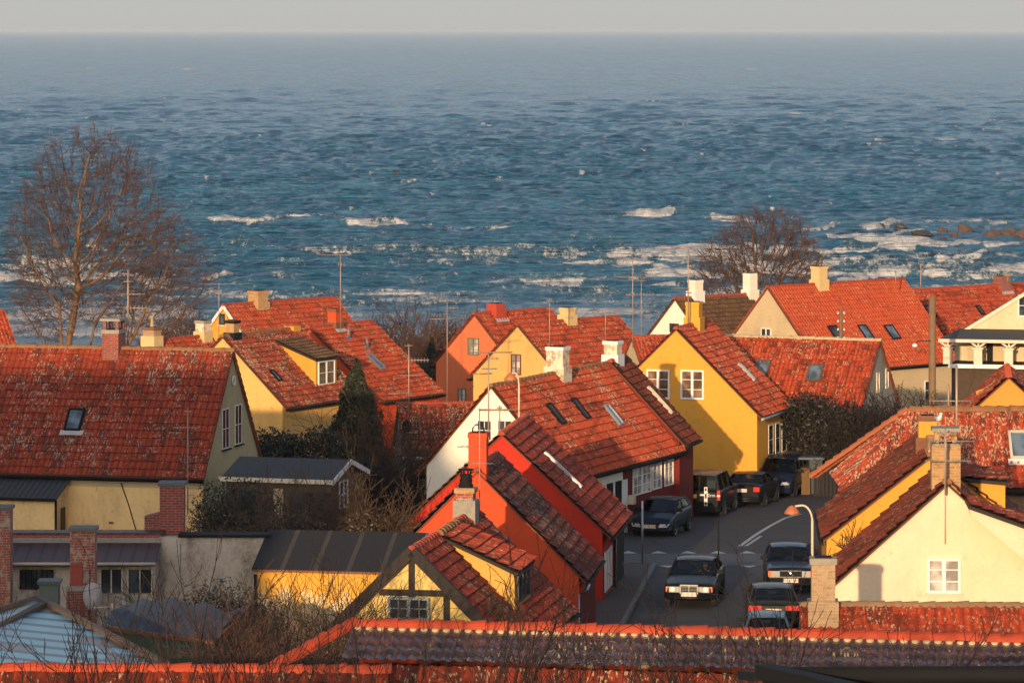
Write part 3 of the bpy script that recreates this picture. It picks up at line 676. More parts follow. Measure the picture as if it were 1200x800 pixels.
# ------------------------------------------------------------------ wall materials
W_OLIVE = plaster('render_olive_ochre', (.46, .37, .21), (.28, .23, .13), .4)
W_YEL = plaster('render_yellow', (.62, .36, .085), (.42, .24, .07), .35)
W_YEL2 = plaster('render_pale_yellow', (.66, .39, .12), (.46, .26, .10), .5)
W_YELS = plaster('render_buff_yellow', (.80, .56, .25), (.38, .22, .10), .5)
W_OCHRE = plaster('render_ochre', (.66, .315, .045), (.44, .21, .04), .3)
W_WHITE = plaster('whitewash', (.80, .75, .62), (.60, .52, .38), .25)
W_WHITE2 = plaster('whitewash_cool', (.74, .73, .68), (.5, .48, .42), .3)
W_RED = plaster('render_red', (.58, .075, .025), (.38, .05, .022), .35)
W_REDD = plaster('render_deep_red', (.50, .035, .018), (.30, .022, .014), .3)
W_PINK = plaster('render_orange_pink', (.62, .15, .06), (.45, .16, .07), .55)
W_ORANGE = plaster('render_orange', (.68, .27, .05), (.5, .2, .05), .25)
W_BUFF = plaster('buff_brick_wall', (.58, .44, .26), (.42, .30, .18), .4, brickish=.35)
W_GREY = plaster('grey_render', (.30, .27, .22), (.16, .14, .11), .6)
W_OLD = plaster('flaking_old_plaster', (.50, .44, .36), (.16, .12, .09), .95, sc=1.6)
W_STRIPYW = plaster('yellow_white_flaking', (.68, .54, .32), (.66, .40, .12), .8, sc=.9)
t = W_STRIPYW.node_tree; b = t.nodes['Principled BSDF']; src = b.inputs['Base Color'].links[0].from_socket; tc = N(t, 'ShaderNodeTexCoord'); sz = N(t, 'ShaderNodeSeparateXYZ'); L(t, tc.outputs['Object'], sz.inputs[0])
L(t, mixc(t, ramp(t, mth(t, 'ADD', sz.outputs[2], mth(t, 'MULTIPLY', noise(t, mapping(t, tc.outputs['Object'], (2, 2, .6)), 1.6, 6, .75), 2.2)), 3.35, 3.6), src, (.66, .33, .05)), b.inputs['Base Color'])
W_RED_SHADE = plaster('red_wall_painted_shade', (.17, .022, .016), (.09, .014, .012), .5)  # red render darkened in the colour, for walls the sun misses
B_RED = brick('red_brick', (.30, .05, .03), (.20, .035, .025), (.26, .20, .16))
B_REDW = brick('worn_red_brick', (.38, .06, .03), (.26, .05, .03), (.32, .26, .2), .55, (.36, .28, .2))
B_YEL = brick('yellow_brick', (.48, .26, .09), (.38, .18, .06), (.42, .32, .2), .15, (.5, .34, .16))
B_WASH = brick('whitewashed_brick', (.55, .2, .10), (.5, .2, .12), (.6, .5, .38), .75, (.70, .60, .44))
B_PALE = brick('pale_brick', (.42, .27, .15), (.34, .21, .11), (.42, .32, .2), .25, (.46, .34, .22))
RENDC = plain('cream_chimney_render', (.62, .44, .2), .9, var=.3)

# ================================================================= left foreground house
h = House('town_house', 'large red tiled house at the left with an olive gable and two narrow windows', 'house',
          -10.10, 155, 7.87, -76.35, 14.0, 3.58, 3.56, T['left'], W_OLIVE, seg=6, ridge=RIDGE_OLD)
H1 = h
for px, py in ((264.3, 502), (279, 497)):
    a, b = h.gable(px, py); h.window(h.frame('g', a, b), .80, 1.45, 1, 2, sill=BLACKP, casements=2, depth=.02, bw=.035, gmat=GLASS)
a, b = h.gable(273, 446); p, u, v, n = h.frame('g', a, b); mb = MB(); mb.lathe(p+n*.02, [(.13, 0), (.19, 0), (.19, -.04), (.13, -.04), (.13, 0)], 16, axis='y'); o = mb.build('round_window', WHITE, h.e)
mb = MB(); mb.lathe(p+n*.0, [(0, -.02), (.14, -.02)], 16, axis='y'); mb.build('pane', GLASS, o)
h.skylight(88, 493, .62, .95, sd=-1, lead=True)
yy = h.ridge_at(133.5); h.chimney(yy, at(0, 388, 155)[2], (.82, .62), B_RED, cap=.06, pot='slab', low=H1.zr-1.0)
mb = MB(); mb.box((-.36, yy, H1.zr-.50), (.06, .86, .13)); mb.build('chimney_mortar', CEMENT, H1.e)
# yellow front wall finish with white cornice under the eave
mb = MB(); mb.box((-(h.ww+.03), h.L/2, (h.ze-.3)/2-.2), (.05, h.L-.22, h.ze-.1)); mb.build('front_wall', W_YELS, h.e)
mb = MB(); mb.box((-(h.ww+.09), h.L/2, h.ze-.02-.12), (.1, h.L-.2, .16)); mb.build('cornice', CREAMP, h.e)
# lean-to with grey corrugated roof against the front
c, d = h.ray(96, 575); 
lt = MB(); y0 = h.side(80, 590, -1)[0]; ya = y0; yb = h.L+1
xo = -(h.ww+1.5); zt_ = h.ze-.05; zf_ = h.ze-.62
lt.prism([(-h.ww, ya, -.5), (xo+.1, ya, -.5), (xo+.1, ya, zf_-.1), (-h.ww, ya, zt_-.1)], (0, yb-ya, 0)); LT = lt.build('side_extension', W_YELS, h.e)
lt = MB(); lt.add([(xo-.1, ya-.12, zf_-.06), (xo-.1, yb, zf_-.06), (-h.ww+.1, yb, zt_), (-h.ww+.1, ya-.12, zt_)], [[0, 3, 2, 1]], 0)
lt.prism([(xo-.1, ya-.12, zf_-.14), (xo-.1, yb, zf_-.14), (-h.ww+.1, yb, zt_-.08), (-h.ww+.1, ya-.12, zt_-.08)], (0, 0, .07)); lt.build('extension_roof', CORR, LT)
lt = MB(); lt.tube([(xo-.16, ya-.1, zf_-.12), (xo-.16, yb, zf_-.12)], .05, 6); lt.tube([(xo+.05, ya-.05, zf_-.15), (xo+.05, ya-.05, 0)], .045, 6); lt.build('gutter', BLACKP, LT)
lt = MB(); lt.box((-(h.ww+.62), ya-.015, 1.35), (.42, .05, 2.5)); lt.build('door', plain('door_brown', (.05, .018, .014), .6), LT)
mb = MB(); a_, b_ = h.side(131, 612, -1); mb.box((-(h.ww+.07), a_, b_), (.03, .16, .08)); mb.build('air_brick', RUST, h.e)
mb = MB(); a0, b0 = h.side(141, 561, -1); a1, b1 = h.side(160, 620, -1); mb.tube([(-(h.ww+.08), a0, b0), (-(h.ww+.08), (a0*.45+a1*.55), b0*.5+b1*.5), (-(h.ww+.08), a1, b1)], .02, 5); mb.build('climber_stem', TWIGD, h.e)

# grey roofed garden wing of the left house
v = House('garden_wing', 'low wing with grey roof and white eaves right of the olive gable', 'outbuilding',
          -5.67, 150, 4.40, -73, 4.15, 1.95, 3.84, SLATE, plaster('brown_boarding', (.12, .085, .05), None, .5), roof='sheet', gutter=False, ov=.3, verge=WHITE)
mb = MB(); mb.box((-(v.w+.03), v.L/2, v.ze-.04), (.06, v.L+.1, .15)); mb.build('eaves_board', CREAMP, v.e)
mb = MB(); mb.box((-(v.ww+.04), v.L*.78, v.ze/2-.2), (.06, 1.3, v.ze-.35)); o = mb.build('door', plain('door_rust', (.07, .022, .014), .5), v.e)
mb = MB(); mb.box((-(v.ww+.09), v.L*.78, v.ze/2), (.05, .6, v.ze-.9)); mb.build('pane', GLASS, o)
mb = MB(); mb.box((-(v.ww+.04), v.L*.5, v.ze/2-.2), (.07, .35, v.ze-.3)); mb.build('post', W_OLIVE, v.e)
mb = MB(); mb.box((-(v.ww+.03), v.L*.22, v.ze/2+.1), (.05, 1.5, v.ze-1.1)); mb.build('window', GLASS, v.e)
a, b = v.gable(402, 566); v.window(v.frame('g', a, min(b, v.ze-.6)), .9, 1.0, 1, 2, casements=2)

# ================================================================= houses by the sea, left
def house_hb():
    h = House('low_house', 'low red roof beyond the left ridge between two pale chimneys', 'house', -18.6, 222, 3.35, 35, 4.6, 3.0, 0.3, T['red'], W_BUFF, seg=4)
    h.chimney(-.2, at(0, 383, 222)[2], (.75, .6), B_PALE, cap=.1, capmat=RUST, pot='tall', foot=.25, footmat=RENDC)
    h.chimney(4.0, at(0, 376, 225)[2], (.58, .58), B_WASH, cap=.08, capmat=CEMENT, foot=.25, footmat=RENDC)
house_hb()
h = House('corner_house', 'steep red roof cut by the left edge of the view beyond the big ridge', 'house', -30.3, 225, 4.6, 60, 3.8, 3.3, 1.1, T['red'], W_BUFF, seg=4)

h = House('gable_house', 'yellow gabled house with white bargeboards and a round brick chimney nearest the sea at left', 'house',
          -16.23, 240, 4.03, 41, 9.2, 3.2, 0.69, T['spot'], W_OCHRE, seg=4, verge=WHITE)
a, b = h.gable(260.5, 374); h.window(h.frame('g', a, b), .42, .62, 1, 1, sill=WHITE, fmat=DARKW)
h.chimney(h.ridge_at(302.5), at(0, 339.5, 243)[2], (.80, .80), B_YEL, cap=.08, capmat=B_YEL, foot=.05)

h = House('dormer_house', 'red roofed house with a large yellow dormer behind the olive gable', 'house',
          -13.9, 204.63, 4.82, 29.43, 7.0, 3.64, 1.52, T['spotb'], W_YEL2, seg=4, ridge=RIDGE_OLD)
y_, d_ = h.slope(345, 440)
h.dormer_at((322, 403), (370, 452), (370, 421), 1.9, W_OCHRE, T['brown'], cols=2, winw=1.5, winh=1.15, fmat=WHITE, lip=.15)
h.skylight(322, 441, .35, .75, gmat=SKYGL)
h.chimney(.9, at(0, 374, 206)[2], (.48, .48), B_YEL, cap=.1, capmat=BLACKP, foot=.12)
h.chimney(6.3, at(0, 388, 209)[2], (.4, .5), W_OCHRE, foot=.1)

h = House('red_gable_house', 'orange red house with two vent pipes and one skylight beside the yellow dormer', 'house',
          -10.23, 214.8, 4.52, 32.48, 5.6, 4.5, 1.0, T['spot'], W_RED, seg=4)
h.chimney(h.ridge_at(392.5), at(0, 362, 216.5)[2], (.5, .55), W_RED, cap=.1, capmat=RUST, foot=.15, flash=LEAD)
h.skylight(440, 425, .5, 1.15, gmat=SKYGL, fmat=ZINC, label='skylight with a pale metal frame')
for px, py in ((408, 397), (429.5, 409)):
    a, b = h.slope(px, py); p, u, vv_, n = h.frame('r', a, b); mb = MB(); mb.tube([p+n*-.1, p+n*.15, p+(0, 0, .62)], .05, 7); mb.box(p+n*.06, (.35, .3, .02), [u, vv_, n]); mb.build('vent_pipe', ZINC, h.e)

# low dark red roof behind the conifer
h = House('low_outbuilding', 'low dark red roof between the conifer and the white gable with a pale gutter', 'outbuilding',
          -5.0, 186.3, 3.2, 84, 5.6, 2.6, 1.15, T['spotb'], W_GREY, seg=4, eave_tone=WHITE)

# ================================================================= middle row
h = House('gable_house', 'orange pink gabled house with a red chimney and two green framed windows', 'house',
          -2.10, 235, 3.87, 41.2, 6.4, 3.19, .86, T['red'], W_PINK, seg=4)
GRW = plain('olive_paint', (.14, .12, .05), .6)
a, b = h.gable(555, 406); h.window(h.frame('g', a, b), .82, .95, 1, 3, fmat=GRW, casements=2, gmat=GLASSC)
a, b = h.gable(541.5, 467); h.window(h.frame('g', a, b), .62, 1.15, 1, 3, fmat=GRW, casements=2, gmat=GLASSC)
h.chimney(h.ridge_at(581), at(0, 354.5, 237)[2], (.72, .72), plaster('chimney_red', (.42, .06, .035), None, .4), foot=.1, flash=LEAD)
h = House('gable_house', 'pale yellow gabled house with one brown framed window in front of the orange pink gable', 'house',
          .24, 215, 4.66, 40, 8.2, 3.25, 1.8, T['spot'], W_YEL2, seg=4, verge=None)
BRW = plain('brown_paint', (.16, .035, .02), .6)
a, b = h.gable(605, 427); h.window(h.frame('g', a, b), .66, 1.05, 1, 3, fmat=BRW, casements=2, gmat=GLASSC)
h.chimney(h.ridge_at(665), at(0, 359, 219)[2], (.55, .6), RENDC, cap=.08, capmat=RENDC, foot=.3)
h.chimney(.55, at(0, 412, 214)[2], (.75, .5), B_RED, x=1.9, low=1.5)
h = House('low_house', 'small red roof squeezed between the spotted roof and the ochre gable', 'house',
          5.7, 205, 4.75, 70, 3.4, 2.6, 2.2, T['red'], W_BUFF, seg=4)

# seaside white gable with brown roof
h = House('gable_house', 'white gabled house with a brown roof standing nearest the surf', 'house',
          9.33, 245, 4.09, 47.6, 6.1, 3.0, 1.1, T['brown'], W_WHITE, seg=4, gutter=False)
a, b = h.gable(790.5, 384); h.window(h.frame('g', a, b), .75, .5, 1, 1, fmat=DARKW, casements=2)
h.chimney(h.ridge_at(815), at(0, 327, 247)[2], (.62, .62), plain('white_render_chimney', (.74, .66, .52), .9, var=.2), foot=.35, cap=.05, capmat=WHITE)
h.chimney(h.ridge_at(879), at(0, 318, 251)[2], (.6, .6), plain('white_render_tower', (.74, .68, .56), .9, var=.2), foot=.25)

# big bright orange roof
h = House('gable_house', 'buff brick gabled house with the widest bright orange roof, beige chimney and three roof windows', 'house',
          14.34, 240, 5.05, 47.57, 11.4, 4.36, .49, T['bright'], W_BUFF, seg=6, step=.026, amp=.05, ridge=RIDGE, verge=None)
a, b = h.gable(898, 390); h.window(h.frame('g', a, b), .8, .55, 1, 1, casements=2)
h.chimney(h.ridge_at(960), at(0, 312, 243)[2], (.66, .66), RENDC, foot=.25, cap=.08, capmat=RENDC)
for px, py in ((979, 391), (1014, 390), (1045, 390)): h.skylight(px, py, .72, 1.05, gmat=SKYGL if px > 990 else GLASS)
p_ = h.side(1090, 447); h.window(h.frame('s', h.side(1088, 455)[0], 2.3), .7, 1.1, 1, 2)
for px, py in ((1074, 412), (1081, 412)):
    a, b = h.slope(px, py); p, u, vv_, n = h.frame('r', a, b); mb = MB(); mb.box(p+n*.1, (.22, .3, .12), [u, vv_, n]); mb.build('roof_vent', T['bright'], h.e)

# reddish roof in front of it
h = House('low_house', 'long red roof with pale ridge and grey gable before the bright orange roof', 'house',
          17.22, 199.31, 5.02, -68, 9.2, 3.18, 1.73, T['red'], W_GREY, seg=4, ridge=plain('ridge_pale', (.46, .36, .2), .9, var=.5))
for px, py in ((955, 438), (893, 432)): h.skylight(px, py, .72, .95, sd=-1, fmat=plain('skylight_frame_grey', (.10, .085, .07), .6), gmat=SKYGL)
for px, py in ((1025.5, 448), (1036, 443)): 
    a, b = h.gable(px+3, py); h.window(h.frame('g', a, b), .45, .95, 1, 1, fmat=CREAMP, casements=1, gmat=GLASSC)

# far right
h = House('low_house', 'red roofed house at the right edge with a stubby brick chimney above the surf', 'house',
          22.94, 262, 3.45, 49.1, 14.0, 3.3, .1, T['red'], W_GREY, seg=4)
h.chimney(h.ridge_at(1174), at(0, 322, 270)[2], (.75, .75), B_RED, foot=.15, flash=LEAD)
a, b = h.slope(1149, 364); h.skylight(1148, 364, .35, .75)
h.skylight(1090, 366, .6, .9)

h = House('veranda_house', 'cream gabled house at the right edge above a veranda with white forked posts', 'house',
          28.1, 214, 7.8, 13, 7, 6.2, 3.9, T['spot'], plaster('cream_boards', (.62, .50, .32), (.45, .35, .22), .4, sc=1.2), seg=4, verge=CREAMP)
a, b = h.gable(1199, 358); h.window(h.frame('g', a, b), .5, 1.1, 1, 2)
vx = lambda px: (px-600)/FP*212-28.1
mb = MB(); zf = at(0, 401, 212)[2]-h.o[2]; mb.prism([(vx(1112), -2.6, zf), (4, -2.6, zf), (4, .1, zf+.35), (vx(1130), .1, zf+.35)], (0, 0, .1)); mb.build('veranda_roof', SLATE, h.e)
mb = MB(); mb.box(((vx(1112)+4)/2, -2.64, zf+.03), (4-vx(1112), .06, .16)); mb.build('fascia', CREAMP, h.e)
zd = at(0, 428, 212)[2]-h.o[2]
mb = MB(); mb.box(((vx(1124)+4)/2, -1.3, zd-.1), (4-vx(1124), 2.7, .18)); mb.box(((vx(1124)+4)/2, -2.68, zd-.08), (4-vx(1124), .05, .2), mat=1); mb.build('veranda_deck', [BLACKP, WHITE], h.e)
mb = MB(); mb.box(((vx(1124)+4)/2, -1.2, (zd-.4)/2-.5), (4-vx(1124)-.2, 2.2, zd+1.)); mb.build('base_wall', plain('brown_boards', (.07, .042, .025), .9, var=.5), h.e)
for px in (1122, 1158, 1194):
    x = vx(px); mb = MB(); mb.box((x, -2.3, zd+.38), (.42, .42, .76)); mb.box((x, -2.3, zd+.80), (.56, .56, .08))
    for k in (-1, 0, 1): mb.bar((x, -2.3, zd+.82), (x+k*.42, -2.3, zf-.02), .09, .09, (0, 1, 0))
    mb.build('forked_post', CREAMP, h.e)
mb = MB(); mb.box((vx(1146), -.12, zd+.55), (.6, .06, 1.15)); mb.build('shutter', W_BUFF, h.e); mb = MB(); mb.box((vx(1180), -.14, zd+.6), (.9, .06, 1.2)); mb.build('shutter', W_BUFF, h.e)
mb = MB(); mb.box((vx(1168), -.1, zd+.5), (.5, .06, 1.0)); mb.build('doorway', BLACKP, h.e)

h = House('gable_house', 'orange rendered gable at the right edge with a small tiled hood beside it', 'house',
          17.0, 146, 7.66, 6, 5, 2.9, 5.0, T['fore'], W_ORANGE, seg=5)
mb = MB(); P0 = at(1144, 461, 149); P1 = at(1172, 453, 149)
loc = lambda P: np.array([(P-h.o)@h.n, (P-h.o)@h.d, (P-h.o)[2]])
q0, q1 = loc(P0), loc(P1)
for k in range(3): mb.tube([q0+(k*.10, k*.25, 0), q1+(k*.10, k*.25, .02)], .10, 8)
mb.prism([q0+(.1, .1, -.08), q0+(.45, .1, -.5), q1+(.1, .1, -.25), q1+(0, .1, 0)], (0, .5, 0), 1)
mb.build('tiled_hood', [W_ORANGE, WHITE], h.e)

# ================================================================= street houses, left side
h = House('gable_house', 'white gabled house with a long spotted red roof behind the deep red gable', 'house',
          -.82, 165, 5.75, 22.74, 13.1, 3.18, 2.15, T['spot'], W_WHITE, g=-.55, seg=6, ridge=RIDGE_OLD, ov=.42)
H6 = h
for px, py in ((568, 504), (592, 504)):
    a, b = h.gable(px, py); h.window(h.frame('g', a, b), .66, .82, 2, 2, casements=1)
for px, py, g_, f_ in ((650, 486, SLATE, BLACKP), (679, 480, SLATE, BLACKP), (718, 487, SKYGL, ZINC)):
    h.skylight(px, py, .5, 1.05, fmat=f_, gmat=g_)
h.chimney(h.ridge_at(657)-.3, at(0, 411, 169)[2], (.72, .72), B_WASH, cap=.07, capmat=WHITE, foot=.25, footmat=B_WASH)
h.chimney(h.L-.15, at(0, 399, 177)[2], (.58, .58), B_WASH, cap=.1, capmat=WHITE, foot=.3, footmat=WHITE)
# street side: red half with windows, dark doorways
mb = MB(); mb.box((h.ww+.02, h.L-3.1, (h.ze)/2-.3), (.05, 6.0, h.ze+.2)); mb.build('street_wall', W_RED_SHADE, h.e)
for px, py in ((745, 563), (756, 560), (768, 556), (782, 552)):
    a, b = h.side(px, py); h.window(h.frame('s', a, b) if 0 else (np.array([h.ww+.05, a, b]), np.array([0, 1., 0]), np.array([0, 0, 1.]), np.array([1., 0, 0])), 1.0, 1.15, 2, 3, casements=1, gmat=GLASSC)
for px in (694, 703, 714, 724, 731):
    a, b = h.side(px, 575); mb = MB(); mb.box((h.ww+.03, a, 1.0), (.06, .55, 2.2)); mb.build('timber_panel', WHITE if px in (731, 694) else BLACKP, h.e)
mb = MB(); a, b = h.side(736, 585); mb.box((h.ww+.16, a, b), (.25, .3, .36)); mb.build('meter_box', CREAMP, h.e)
mb = MB()
for k in range(5): mb.box((h.ww+.12, h.L-.12-k*.02, 1.1+k*.32), (.16, .2, .2))
mb.build('shutter_brackets', ZINC, h.e)

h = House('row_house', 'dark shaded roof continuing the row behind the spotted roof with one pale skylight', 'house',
          4.05, 176.1, 5.84, 14, 3.0, 3.20, 2.42, T['verge'], W_RED_SHADE, g=-.85, seg=6, ov=.3)
h.skylight(772, 470, .35, 1.5, gmat=WHITE, fmat=CREAMP)

h = House('gable_house', 'deep red gabled house with a narrow skylight, second of the red gables from the front', 'house',
          -.36, 145, 5.80, 7.18, 7.08, 3.76, 2.31, T['house'], W_REDD, seg=6, ov=.32)
h.skylight(658, 552, .3, 1.75, gmat=SKYGL, fmat=ZINC)
a, b = h.side(711, 655); h.window((np.array([h.ww+.03, a, 1.15]), np.array([0, 1., 0]), np.array([0, 0, 1.]), np.array([1., 0, 0])), 2.2, 1.35, 1, 1, casements=4, gmat=GLASSC)
mb = MB(); mb.box((h.ww+.02, 5.4, 1.0), (.06, 3.2, 2.4)); mb.build('timber_wall', BLACKP, h.e)
mb = MB(); mb.tube([(h.w+.05, 3.4, h.ze-.1), (h.ww+.12, 3.4, h.ze-.35), (h.ww+.12, 3.4, .1)], .045, 6); mb.build('downpipe', ZINC, h.e)
mb = MB(); mb.box((h.ww+.45, 3.1, .12), (.8, .6, .2)); mb.build('door_step', CEMENT, h.e)

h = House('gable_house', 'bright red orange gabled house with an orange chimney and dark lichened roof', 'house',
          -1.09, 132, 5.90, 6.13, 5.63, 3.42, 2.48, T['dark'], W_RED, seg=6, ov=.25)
H8 = h
h.chimney(.42, at(0, 508, 132)[2], (.56, .52), W_RED, cap=.05, capmat=W_RED, pot='hoop', foot=.0)
mb = MB(); a, b = h.gable(554, 632); mb.tube([(a, 0, b), (a, -.15, b)], .03, 6); mb.build('wall_lamp', WHITE, h.e)
mb = MB(); mb.tube([(h.w+.06, 0, h.ze-.08), (h.w+.06, -.5, h.ze-.2), (h.w-.2, -.6, h.ze-.3), (h.w-.2, -.6, .1)], .05, 6); mb.build('downpipe', ZINC, h.e)
mb = MB(); mb.box((h.ww+.02, 2.8, .9), (.05, 5.2, 2.2)); mb.build('street_wall', W_RED_SHADE, h.e)

# half timbered house with yellow dormer
TIMW = plaster('infill_pale_yellow', (.70, .50, .17), (.6, .36, .1), .3)
h = House('half_timbered_house', 'half timbered house with mossy roof, yellow dormer and stout brick chimney at the bottom', 'house',
          -2.72, 116, 5.40, 9.7, 9.94, 3.03, 2.43, T['mossy'], TIMW, seg=6, gutter=True, ov=.25)
H9 = h
mb = MB(); zg = lambda x: h.zr-.12-abs(x)*h.sl
for x in (-1.75, -.02, .95, 1.75): mb.box((x, .075, (zg(x)+.0)/2), (.17, .08, zg(x)))
a, b = h.gable(482, 694); mb.box((0, .066, b), (2*(h.zr-.3-b)/h.sl, .075, .17)); zb_ = b
mb.build('timber_frame', DARKW, h.e)
mb = MB()
for sd in (-1, 1):
    mb.bar((sd*h.w*1.0, -.06, h.ze-.06), (0, -.06, h.zr-.06), .14, .30, (0, 0, 1))
mb.build('bargeboard', DARKW, h.e)
a, b = h.gable(480, 712); h.window((np.array([a, .02, b]), np.array([1., 0, 0]), np.array([0, 0, 1.]), np.array([0, -1., 0])), 1.15, .62, 2, 2, fmat=plain('blue_grey_paint', (.20, .23, .24), .6), casements=2, depth=.08, bw=.07)
# dormer placed on the street slope
y_a, _ = h.slope(600, 700); 
c, d = h.ray(604, 690); t_ = (2.25-c[0])/d[0]; y_f = (c+t_*d)[1]
h.dormer_at((500, 634), (603, 716), (604, 670), 2.7, W_YEL, T['red'], cols=3, winw=2.0, winh=.80, fmat=plain('dark_grey_paint', (.05, .05, .055), .6), lip=.14, rid=RIDGE_OLD)
h.chimney(8.2, at(0, 571, 124)[2], (.50, .5), B_REDW, cap=.10, capmat=B_YEL, pot='cowl', foot=.45, footmat=CEMENT)

# felt roofed shed with flaking yellow wall
h = House('shed', 'black felt roofed shed with a flaking yellow and white wall lit by the sun', 'shed',
          -2.6, 129.9, 4.2, -79.5, 4.95, 2.1, 3.28, TAR, W_STRIPYW, roof='sheet', ov=.12, gutter=False, verge=GREYM)
mb = MB(); mb.box((-(h.ww+.06), h.L/2, h.ze-.08), (.12, h.L-.1, .07)); mb.build('eaves_board', RUST, h.e)
mb = MB(); mb.tube([(-(h.ww+.07), h.L-.1, h.ze-.2), (-(h.ww+.07), h.L-.1, 0)], .05, 6); mb.build('downpipe', BLACKP, h.e)

# ================================================================= right side of the street
CREAMW = plaster('cream_white_render', (.76, .585, .40), (.62, .44, .27), .35)
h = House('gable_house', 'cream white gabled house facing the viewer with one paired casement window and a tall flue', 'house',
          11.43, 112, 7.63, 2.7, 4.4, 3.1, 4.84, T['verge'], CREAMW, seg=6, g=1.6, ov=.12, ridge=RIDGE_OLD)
H10 = h
a, b = h.gable(1106, 674); h.window(h.frame('g', a, b), .88, .92, 1, 3, casements=2, gmat=GLASSC, depth=.08, bw=.07, sill=CREAMP)
h.chimney(1.0, at(0, 514, 114)[2], (.60, .60), B_YEL, cap=.10, capmat=CEMENT, pot='slab', foot=.9, footmat=B_YEL)
mb = MB(); q = h.gable(1107, 636); mb.tube([(q[0], -.06, q[1]), (q[0], -.06, h.zr+1.2)], .018, 6); mb.build('flue_pipe', CREAMP, h.e)
h.dormer_at((1136, 574), (1216, 664), (1216, 622), 2.0, CREAMW, T['fore'], cols=0, lip=.1)
h = House('gable_house', 'ochre yellow gabled house directly behind the cream gable with its yellow chimney', 'house',
          11.75, 119.5, 7.61, 3.0, 7.0, 3.05, 5.2, T['verge'], W_OCHRE, seg=6, ov=.12, g=.6, ridge=RIDGE_OLD)
h.chimney(2.6, at(0, 487, 122)[2], (.52, .52), W_OCHRE, cap=.06, capmat=RUST, foot=.25)
h.chimney(.35, at(0, 526, 120)[2], (.16, .16), plain('clay_pipe', (.5, .36, .2), .8), foot=0, pot='pot')
h.dormer_at((1127, 547), (1178, 600), (1179, 566), 3.0, W_OCHRE, T['fore'], cols=0, lip=.1)

# hipped lichen covered roof
def hipped():
    x0, Y0, zr, ze, run = 12.8, 137.0, 7.31, 5.02, 2.4; g = -.1; Ln = 8.0
    e = tag(empty('hipped_house', (x0, Y0, g)), 'hip roofed house whose red tiles carry heavy white lichen behind the yellow chimney', 'house')
    zr -= g; ze -= g; pit = math.atan2(zr-ze, run); sl = math.hypot(run, zr-ze)
    mb = MB()
    V = np.array([0, math.cos(pit), math.sin(pit)]); Nn = np.array([0, -math.sin(pit), math.cos(pit)])
    pantiles(mb, (-run, -run, ze), (1, 0, 0), V, Nn, Ln+run, sl, mask=lambda u, v: u > (v/sl)*run, seg=6)
    V2 = np.array([math.cos(pit), 0, math.sin(pit)]); N2 = np.array([-math.sin(pit), 0, math.cos(pit)])
    pantiles(mb, (-run, run, ze), (0, -1, 0), V2, N2, 2*run, sl, mask=lambda u, v: (u > (v/sl)*run) & (u < 2*run-(v/sl)*run), seg=6)
    V3 = np.array([0, -math.cos(pit), math.sin(pit)]); N3 = np.array([0, math.sin(pit), math.cos(pit)])
    pantiles(mb, (Ln, run, ze), (-1, 0, 0), V3, N3, Ln+run, sl, mask=lambda u, v: u < Ln+run-(v/sl)*run, seg=4)
    ridge_tiles(mb, (0, 0, zr-.02), (Ln, 0, zr-.02), mat=1, r=.14); ridge_tiles(mb, (-run-.02, -run-.02, ze-.05), (0, 0, zr), mat=0, r=.09); ridge_tiles(mb, (-run-.5, run+.45, ze-.16), (0, 0, zr), mat=2, r=.16)
    mb.prism([(-run, -run, ze-.06), (Ln, -run, ze-.06), (Ln, 0, zr-.08), (0, 0, zr-.08)], (0, .05, -.08), 3); mb.prism([(-run, -run, ze-.06), (0, 0, zr-.08), (-run, run, ze-.06)], (.05, 0, -.08), 3)
    mb.build('roof', [T['lichen'], RIDGE_OLD, plain('hip_tile', (.42, .12, .045), .85, var=.6), DARKW], e)
    mb = MB(); mb.box((Ln/2-run/2+.2, 0, ze/2-.15), (Ln+run-.6, 2*run-.5, ze-.05)); mb.build('wall', plaster('dark_brown_render', (.22, .14, .08), None, .4), e)  # wall in dark brown render
    mb = MB(); mb.tube([(-run-.02, -run-.06, ze-.12), (Ln, -run-.06, ze-.12)], .055, 6); mb.tube([(-run+.2, -run+.2, ze-.12), (-run+.2, -run+.2, 0)], .05, 6); mb.build('gutter', BLACKP, e)
    P = at(1199, 524, 135.6)-np.array([x0, Y0, g]); n = Nn; ax = [np.array([1., 0, 0]), V, Nn]; mb = MB()
    p = np.array([P[0], -(zr-P[2])/math.tan(pit), P[2]])+n*.08
    for s_ in (-1, 1): mb.box(p+ax[0]*s_*.38, (.08, 1.15, .1), ax); mb.box(p+V*s_*.54, (.7, .08, .1), ax)
    o = mb.build('skylight', CREAMP, e); mb = MB(); mb.box(p-n*.02, (.7, 1.05, .06), ax); mb.build('pane', SKYGL, o)
    mb = MB(); mb.box(p-V*.68-n*.03, (1.0, .22, .04), ax); mb.build('flashing', WHITE, o)
hipped()

# low red roof in front of the cream gable, with the stepped chimney
h = House('low_house', 'low red tiled house below the cream gable with a stepped pale brick chimney', 'house',
          13.6, 101.2, 5.86, -88, 6.75, 3.0, 3.4, T['red'], W_GREY, seg=8, ridge=plain('ridge_brown_mortar', (.24, .15, .08), .9, var=.5), g=1.2, amp=.04)
HF = h
yy = h.ridge_at(964); h.chimney(yy, at(0, 658, 100.3)[2], (.52, .56), B_PALE, cap=.08, capmat=CEMENT, x=-.25, foot=.34, footmat=B_PALE)

